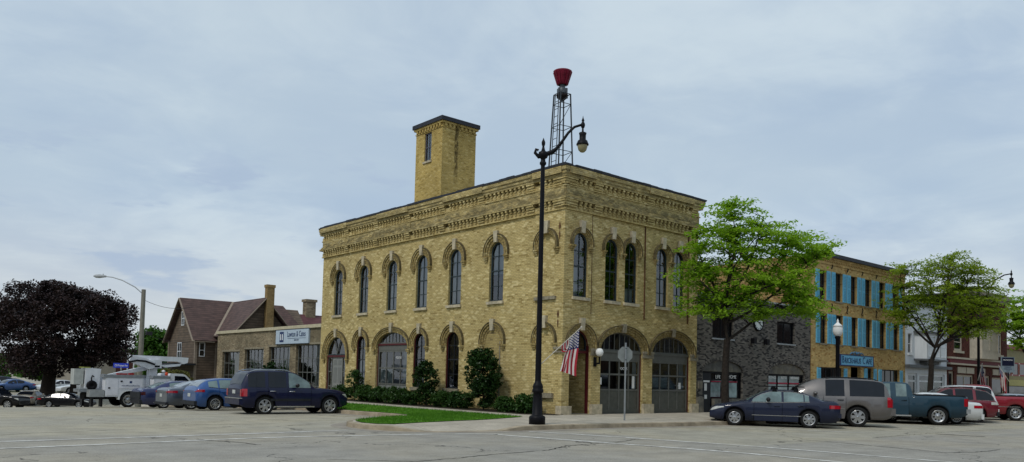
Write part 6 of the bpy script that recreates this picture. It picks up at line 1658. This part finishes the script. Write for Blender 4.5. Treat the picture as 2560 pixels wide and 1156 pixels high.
def wpt(x, y, u, z, d):   # point beside a tree: u along the picture's right, d away from the viewer
    return (x + LAT.x * u + .652 * d, y + LAT.y * u + .758 * d, z)
M_LOC = leafmat('locust_leaves', (.16, .31, .018), (.32, .48, .055), .5)
M_LOC2 = leafmat('locust_leaves_yellow', (.16, .24, .02), (.29, .37, .045), .5)
X1, Y1 = 6.9, -3.1
P1 = lambda u, z, d=0: wpt(X1, Y1, u, z, d)
locust('bright green honey locust in front of the grey brick office', X1, Y1, .12, 3.55,
       [P1(.15, 9.4, .2), P1(-1.3, 8.0, .6), P1(1.4, 8.8, -.5), P1(3.0, 8.2, .3), P1(4.1, 7.3, -.3), P1(-1.6, 6.4, -.6), P1(2.6, 6.3, -1.2), P1(3.6, 5.6, .5), P1(.4, 8.6, 1.5), P1(.8, 7.8, -1.6), P1(1.8, 7.4, 1.8), P1(-.7, 5.8, 1.3)],
       [(P1(.1, 8.7), (.9, 1.0, 1.1), 44), (P1(-.8, 7.5), (1.0, 1.2, 1.0), 44), (P1(1.3, 7.9), (1.4, 1.5, 1.0), 66), (P1(3.1, 7.5), (1.25, 1.2, .8), 44), (P1(.5, 6.3), (1.8, 1.7, 1.0), 76), (P1(2.6, 6.2), (1.4, 1.3, .8), 52), (P1(-1.5, 6.2), (.7, .8, .8), 24), (P1(3.2, 5.1), (1.1, .8, .55), 34), (P1(-.2, 5.0), (.9, .9, .7), 30), (P1(4.0, 7.6), (.5, .5, .4), 12), (P1(1.4, 4.9), (.9, .8, .5), 22), (P1(-1.4, 5.0), (.6, .6, .5), 12)],
       .085, 11, M_LOC, 'honey locusts along the front pavement', (.02, -.02), 66, .16)
X2, Y2 = 28.3, -3.1
P2 = lambda u, z, d=0: wpt(X2, Y2, u, z, d)
locust('second honey locust, yellower, in front of the white building', X2, Y2, .12, 3.4,
       [P2(1.2, 9.6), P2(-1.6, 8.8, .5), P2(2.6, 9.0, -.5), P2(3.9, 8.4), P2(-2.4, 7.6), P2(4.0, 6.6, .6), P2(3.0, 5.6, -.8), P2(-1.8, 6.6, -1), P2(.4, 9.2, 1.6), P2(.4, 8.6, -1.6), P2(4.4, 7.4, -.5)],
       [(P2(1.1, 9.1), (1.6, 1.4, .9), 74), (P2(-1.2, 8.4), (1.4, 1.3, 1.1), 60), (P2(2.5, 8.4), (1.4, 1.3, 1.0), 60), (P2(.8, 7.3), (2.3, 1.8, 1.1), 100), (P2(-1.6, 6.8), (1.2, 1.2, 1.0), 54), (P2(3.0, 6.6), (1.4, 1.4, 1.0), 74), (P2(2.8, 5.4), (1.3, 1.0, .7), 50), (P2(-2.0, 5.8), (.8, .8, .6), 24), (P2(.6, 5.6), (1.4, 1.0, .7), 40), (P2(3.9, 7.5), (.5, .5, .5), 10)],
       .085, 12, M_LOC2, 'honey locusts along the front pavement', (.0, 0), 44, .17)
X3, Y3 = 47.5, -2.6
P3 = lambda u, z, d=0: wpt(X3, Y3, u, z, d)
locust('third honey locust at the right edge before the yellow building', X3, Y3, .12, 3.6,
       [P3(.5, 9.6), P3(-1.6, 8.4), P3(-2.4, 7.0, -.5), P3(2, 9), P3(1.5, 7, -1), P3(-1.2, 5.8, .6)],
       [(P3(.3, 8.1), (1.8, 1.8, 1.3), 80), (P3(-.4, 6.8), (1.3, 1.3, .9), 60), (P3(2.2, 8), (2, 1.8, 1.3), 40), (P3(-.2, 5.4), (1.2, 1, .7), 34), (P3(-1.0, 7.2), (.8, .8, .7), 20)],
       .11, 13, M_LOC, 'honey locusts along the front pavement', (0, 0), 50, .2)
def leafy(label, name, cat, x, y, z0, blobs, clump, nclump, nleaf, leaf, seed, m, bark, trunks, group=None, up=.3, shell=0):
    """dense crown: leaf clumps over the shells of several lobes"""
    rg = np.random.default_rng(seed)
    t = thing(name, label, cat, (x, y, z0), 0, group)
    mb = MB()
    for pts, r0, r1 in trunks: mb.tube(pts, list(np.linspace(r0, r1, len(pts))), 9)
    mb.build('trunk' if cat == 'tree' else 'stem', bark, t)
    tot = sum(b[1][0] * b[1][2] for b in blobs); cl = []
    for c, r, in blobs:
        k = int(nclump * r[0] * r[2] / tot)
        d = rg.normal(size=(k, 3)); d /= np.linalg.norm(d, axis=1)[:, None]
        f = rg.uniform(.45, 1.06, (k, 1)) ** .6
        if shell: f = np.where(rg.uniform(size=(k, 1)) < .2, rg.uniform(.4, .8, (k, 1)), rg.uniform(.86, 1.04, (k, 1)))
        cl.append(np.array(c) + d * np.array(r) * f)
    cl = np.concatenate(cl)
    rr = clump * rg.uniform(.45, 1.5, len(cl))
    d = rg.normal(size=(len(cl), nleaf, 3)); d /= np.linalg.norm(d, axis=2)[:, :, None]
    L = cl[:, None, :] + d * (rr[:, None, None] * rg.uniform(.62, 1.0, (len(cl), nleaf, 1))) * np.array([1, 1, .75])
    leafobj('crown' if cat == 'tree' else 'foliage', leaves(L.reshape(-1, 3), leaf, up, 1.25, rg), m, t)
    return t
# purple maple: two trunks
M_MAP = leafmat('purple_maple_leaves', (.014, .014, .017), (.062, .038, .036), .1, .5)
MX, MY = -3.5, 70
PM = lambda u, z, d=0: wpt(MX, MY, u, z, d)
leafy('large dark purple maple over the lower car park', 'maple_tree', 'tree', MX, MY, -1.6,
      [(PM(-.2, 5.6), (5.4, 5.0, 4.0)), (PM(-2.6, 7.6, -1), (3.2, 3.0, 2.6)), (PM(1.8, 7.2, -.6), (3.4, 3, 2.5)), (PM(-.3, 7.9, -.3), (2.3, 2.2, 2.0)), (PM(4.4, 6.0), (2.3, 2.2, 2.4)), (PM(5.3, 4.1), (1.2, 1.3, 1.5)), (PM(-5.0, 5.2), (2.9, 2.6, 3.3)), (PM(-6.4, 7.2), (1.5, 1.4, 1.3)), (PM(5.9, 6.6), (.9, .9, .8)), (PM(-3.8, 9.3), (1.0, 1, .9)), (PM(-.4, 9.3), (1.2, 1.1, .9)), (PM(2.7, 8.7), (1.3, 1.1, .9)), (PM(2.4, 2.8), (2.6, 2.4, 1.6)), (PM(-1.6, 2.2, -1), (3.6, 3.4, 1.7))],
      .98, 520, 150, .20, 21, M_MAP, M_BARK_D,
      [([PM(-1.8, -2), PM(-1.75, 0), PM(-1.5, 2.5), PM(-.8, 5)], .8, .4), ([PM(.75, -2), PM(.85, 0), PM(1.0, 2.5), PM(1.6, 5)], .34, .22)], up=.5, shell=1)
M_GT = leafmat('green_tree_leaves', (.03, .085, .012), (.07, .16, .025), .25)
def gtree(label, x, y, z0, h, w, seed, m=M_GT, n=420, group='trees beyond the houses'):
    return leafy(label, 'broadleaf_tree', 'tree', x, y, z0, [((x, y, z0 + h * .62), (w, w, h * .34)), ((x - w * .3, y, z0 + h * .8), (w * .6, w * .6, h * .2)), ((x + w * .35, y, z0 + h * .72), (w * .6, w * .6, h * .22)), ((x, y, z0 + h * .42), (w * .8, w * .8, h * .22))], .6, n, 20, .34, seed, m, M_BARK, [([(x, y, z0 - .3), (x, y, z0 + h * .3), (x, y, z0 + h * .7)], .3, .12)], group)
gtree('bright green round tree behind the bucket truck boom', 9.0, 81.5, -1.5, 8.3, 2.6, 31)
gtree('green treetop just showing over the red roofed house', 13.5, 56, -1.5, 9.6, 2.2, 32, n=260)
gtree('small distant green tree at the left edge behind the car park', -14, 118, -1.2, 5.4, 4.2, 33)
gtree('dull green tree left of the purple maple trunk', -4, 122, -1.2, 4.8, 4.0, 34)
gtree('low green tree behind the tan building roof', 14, 118, -1.2, 6.2, 3.0, 35)
gtree('pale green low tree between the maple trunks', 3.0, 112, -1.2, 4.0, 4.5, 36)
gtree('broad green tree far behind the car park', -24, 112, -1.2, 6.5, 5, 37)
# distant tree line
rgl = np.random.default_rng(9); pts = []
for k in range(260):
    a = rgl.uniform(-90, 160); pts.append(np.array([a, 190 + rgl.uniform(0, 40), rgl.uniform(-3, 2.2)]) + rgl.normal(0, 1.7, (60, 3)) * np.array([1.6, 1, .9]))
e = bpy.data.objects.new('tmp', None)
o = leafobj('distant_trees', leaves(np.concatenate(pts), 1.1, .3, 1.2, rgl), M_GT, None); o['kind'] = 'stuff'; o['label'] = 'far green tree line on the horizon'
# shrubs along the side wall
M_SH = leafmat('shrub_leaves', (.014, .042, .010), (.045, .095, .02), .15, .35); M_SHD = leafmat('dark_shrub_leaves', (.008, .026, .007), (.026, .058, .013), .1, .35)
M_SHY = leafmat('yellow_shrub_leaves', (.10, .11, .03), (.22, .20, .07), .2)
def shrub(label, y, h, w, seed, m=M_SH, x=-.85, n=90, leaf=.075, name='shrub', group='shrubs along the side wall', tall=False, d=None):
    z = .16; d = d or w * .7; x = min(x, -d - .12)
    if tall: bl = [((x, y, z + h * .6), (d, w, h * .36)), ((x, y + w * .2, z + h * .84), (d * .7, w * .6, h * .16)), ((x, y - w * .15, z + h * .34), (d * .75, w * .72, h * .26))]
    else: bl = [((x, y, z + h * .5), (d, w, h * .48)), ((x, y + w * .35, z + h * .62), (d * .6, w * .5, h * .36))]
    st = [([(x + .06 * k, y + .09 * (k - 1), z - .1), (x + .05 * k, y + .16 * (k - 1), z + h * .5)], .025, .012) for k in range(3)]
    return leafy(label, name, 'shrub', x, y, z, bl, .16, n, 34, leaf, seed, m, M_BARK_D, st, group, .2)
shrub('tallest dense dark shrub by the bricked-up arch', 3.9, 2.75, .86, 41, M_SHD, -.95, 300, .085, tall=True, d=.7)
shrub('tall ragged shrub in front of a red-framed arched window', 8.25, 2.2, .68, 42, M_SHD, -.95, 120, .085, tall=True, d=.5)
shrub('thin leggy shrub near the side door', 15.3, 1.75, .5, 43, M_SH, -.8, 60, .08, tall=True, d=.4)
for i, (y, h, w, lb) in enumerate(((16.6, .95, .8, 'low round shrub nearest the side door'), (14.0, 1.0, .9, 'low shrub left under the wide engine bay window'), (12.4, .95, .95, 'low shrub at the middle of the wide engine bay'), (10.9, 1.0, .95, 'low shrub right of the wide engine bay'), (9.5, .8, .7, 'low shrub left of the ragged tall shrub'), (7.0, .85, .8, 'low shrub under the rightmost red-framed window'), (5.7, .9, .85, 'low shrub just left of the tallest shrub'), (2.45, .75, .75, 'low leafy shrub right of the tallest shrub'), (1.2, .9, .75, 'low leafy shrub behind the corner street lamp'))):
    shrub(lb, y, h * .86, w * .88, 50 + i, M_SH, -.8, 95, .08)
shrub('yellow green bush in front of the brown house', 37.5, 1.5, 1.8, 70, M_SHY, -3.2, 170, .13, group='bushes by the brown house')
shrub('small dark bush in front of the low garage bay', 26.3, 2.1, .8, 71, M_SHD, -.6, 110, .10, group='bushes by the low garage')
shrub('small green bush by the left garage bays', 29.6, 1.3, .8, 72, M_SH, -.6, 90, .10, group='bushes by the low garage')

# ------------------------------------------------------------------ sky, sun, camera
W = bpy.data.worlds.new('World'); S.world = W; W.use_nodes = True
t = NT(W); bg = t.n['Background']
SUN = Vector((-.88, -.16, 1.08)).normalized()
el = math.asin(SUN.z); az = math.atan2(SUN.x, SUN.y)
sky = t.n.new('ShaderNodeTexSky'); sky.sky_type = 'NISHITA'; sky.sun_disc = False; sky.sun_elevation = el; sky.sun_rotation = az
d = t.add('ShaderNodeTexCoord').outputs['Generated']
s = t.add('ShaderNodeSeparateXYZ'); t.l.new(d, s.inputs[0])
zz = t.math('MAXIMUM', s.outputs[2], 0.)
inv = t.math('DIVIDE', 1., t.math('ADD', zz, .16))
pl = t.vec(t.math('MULTIPLY', s.outputs[0], inv), t.math('MULTIPLY', s.outputs[1], inv), .0)
def warp(v, sc, k):
    nz = t.n.new('ShaderNodeTexNoise'); t.l.new(v, nz.inputs['Vector']); nz.inputs['Scale'].default_value = sc; nz.inputs['Detail'].default_value = 3
    a = t.n.new('ShaderNodeVectorMath'); a.operation = 'ADD'; t.l.new(v, a.inputs[0]); t.l.new(t.scale(nz.outputs['Color'], (k, k, 0)), a.inputs[1]); return a.outputs[0]
pw = warp(pl, 1.1, .7)
n1 = t.noise(pw, .65, 6, .55); n2 = t.noise(pw, 2.3, 7, .6)
cl = t.math('ADD', t.math('MULTIPLY', n1, .7), t.math('MULTIPLY', n2, .3))
# values are radiance / strength: strength .1
K = SKYK
base = t.mix(t.remap(cl, .41, .60), (.385 * K, .49 * K, .62 * K, 1), (.575 * K, .67 * K, .735 * K, 1))
thick = t.remap(t.noise(pl, .55, 4, .5), .40, .62)
base = t.mix(t.math('MULTIPLY', thick, .55), base, (.49 * K, .585 * K, .655 * K, 1))
low = t.remap(s.outputs[2], .04, .22, 1., 0.)
base = t.mix(t.math('MULTIPLY', low, .62), base, (.585 * K, .60 * K, .615 * K, 1))
# small grey cumulus low in the sky
ang = t.math('ARCTAN2', s.outputs[0], s.outputs[1])
cv = t.vec(t.math('MULTIPLY', ang, 6.), t.math('MULTIPLY', s.outputs[2], 26.), 1.7)
c1 = t.noise(cv, 1., 6, .55)
m1 = t.math('MULTIPLY', t.math('MULTIPLY', t.remap(c1, .53, .62), t.remap(ang, .5, .75, 1., .15)), t.math('MULTIPLY', t.remap(s.outputs[2], .06, .1), t.remap(s.outputs[2], .2, .29, 1., 0.)))
base = t.mix(t.math('MULTIPLY', m1, .75), base, (.37 * K, .46 * K, .60 * K, 1))
col = t.mix(.9, sky.outputs[0], base)
t.l.new(col, bg.inputs['Color']); bg.inputs['Strength'].default_value = .1
L = bpy.data.lights.new('sun', 'SUN'); L.energy = 1.5; L.angle = R(11); L.color = (1, .955, .88)
lo = bpy.data.objects.new('sun', L); COL.objects.link(lo); lo.rotation_euler = (-SUN).to_track_quat('-Z', 'Y').to_euler()
cam = bpy.data.cameras.new('camera'); co = bpy.data.objects.new('camera', cam); COL.objects.link(co)
yaw, pit, rol = .7109, .0501, .0245
f = Vector((math.sin(yaw) * math.cos(pit), math.cos(yaw) * math.cos(pit), math.sin(pit)))
r = Vector((math.cos(yaw), -math.sin(yaw), 0)); u = r.cross(f)
r2 = r * math.cos(rol) + u * math.sin(rol); u2 = u * math.cos(rol) - r * math.sin(rol)
M = Matrix((r2, u2, -f)).transposed().to_4x4(); M.translation = Vector((-22.7155, -23.2323, 1.65))
co.matrix_world = M
cam.sensor_width = 36; cam.lens = 1996.6 / 2560 * 36; cam.shift_y = (844.44 - 578) / 2560; cam.clip_start = .1; cam.clip_end = 3000
S.camera = co
S.view_settings.view_transform = 'Standard'; S.view_settings.look = 'None'; S.view_settings.exposure = EXPO; S.view_settings.gamma = 1
S.cycles.max_bounces = 6; S.cycles.diffuse_bounces = 3; S.cycles.glossy_bounces = 3; S.cycles.transparent_max_bounces = 12; S.cycles.transmission_bounces = 3
S.cycles.caustics_reflective = False; S.cycles.caustics_refractive = False
S.cycles.use_denoising = True
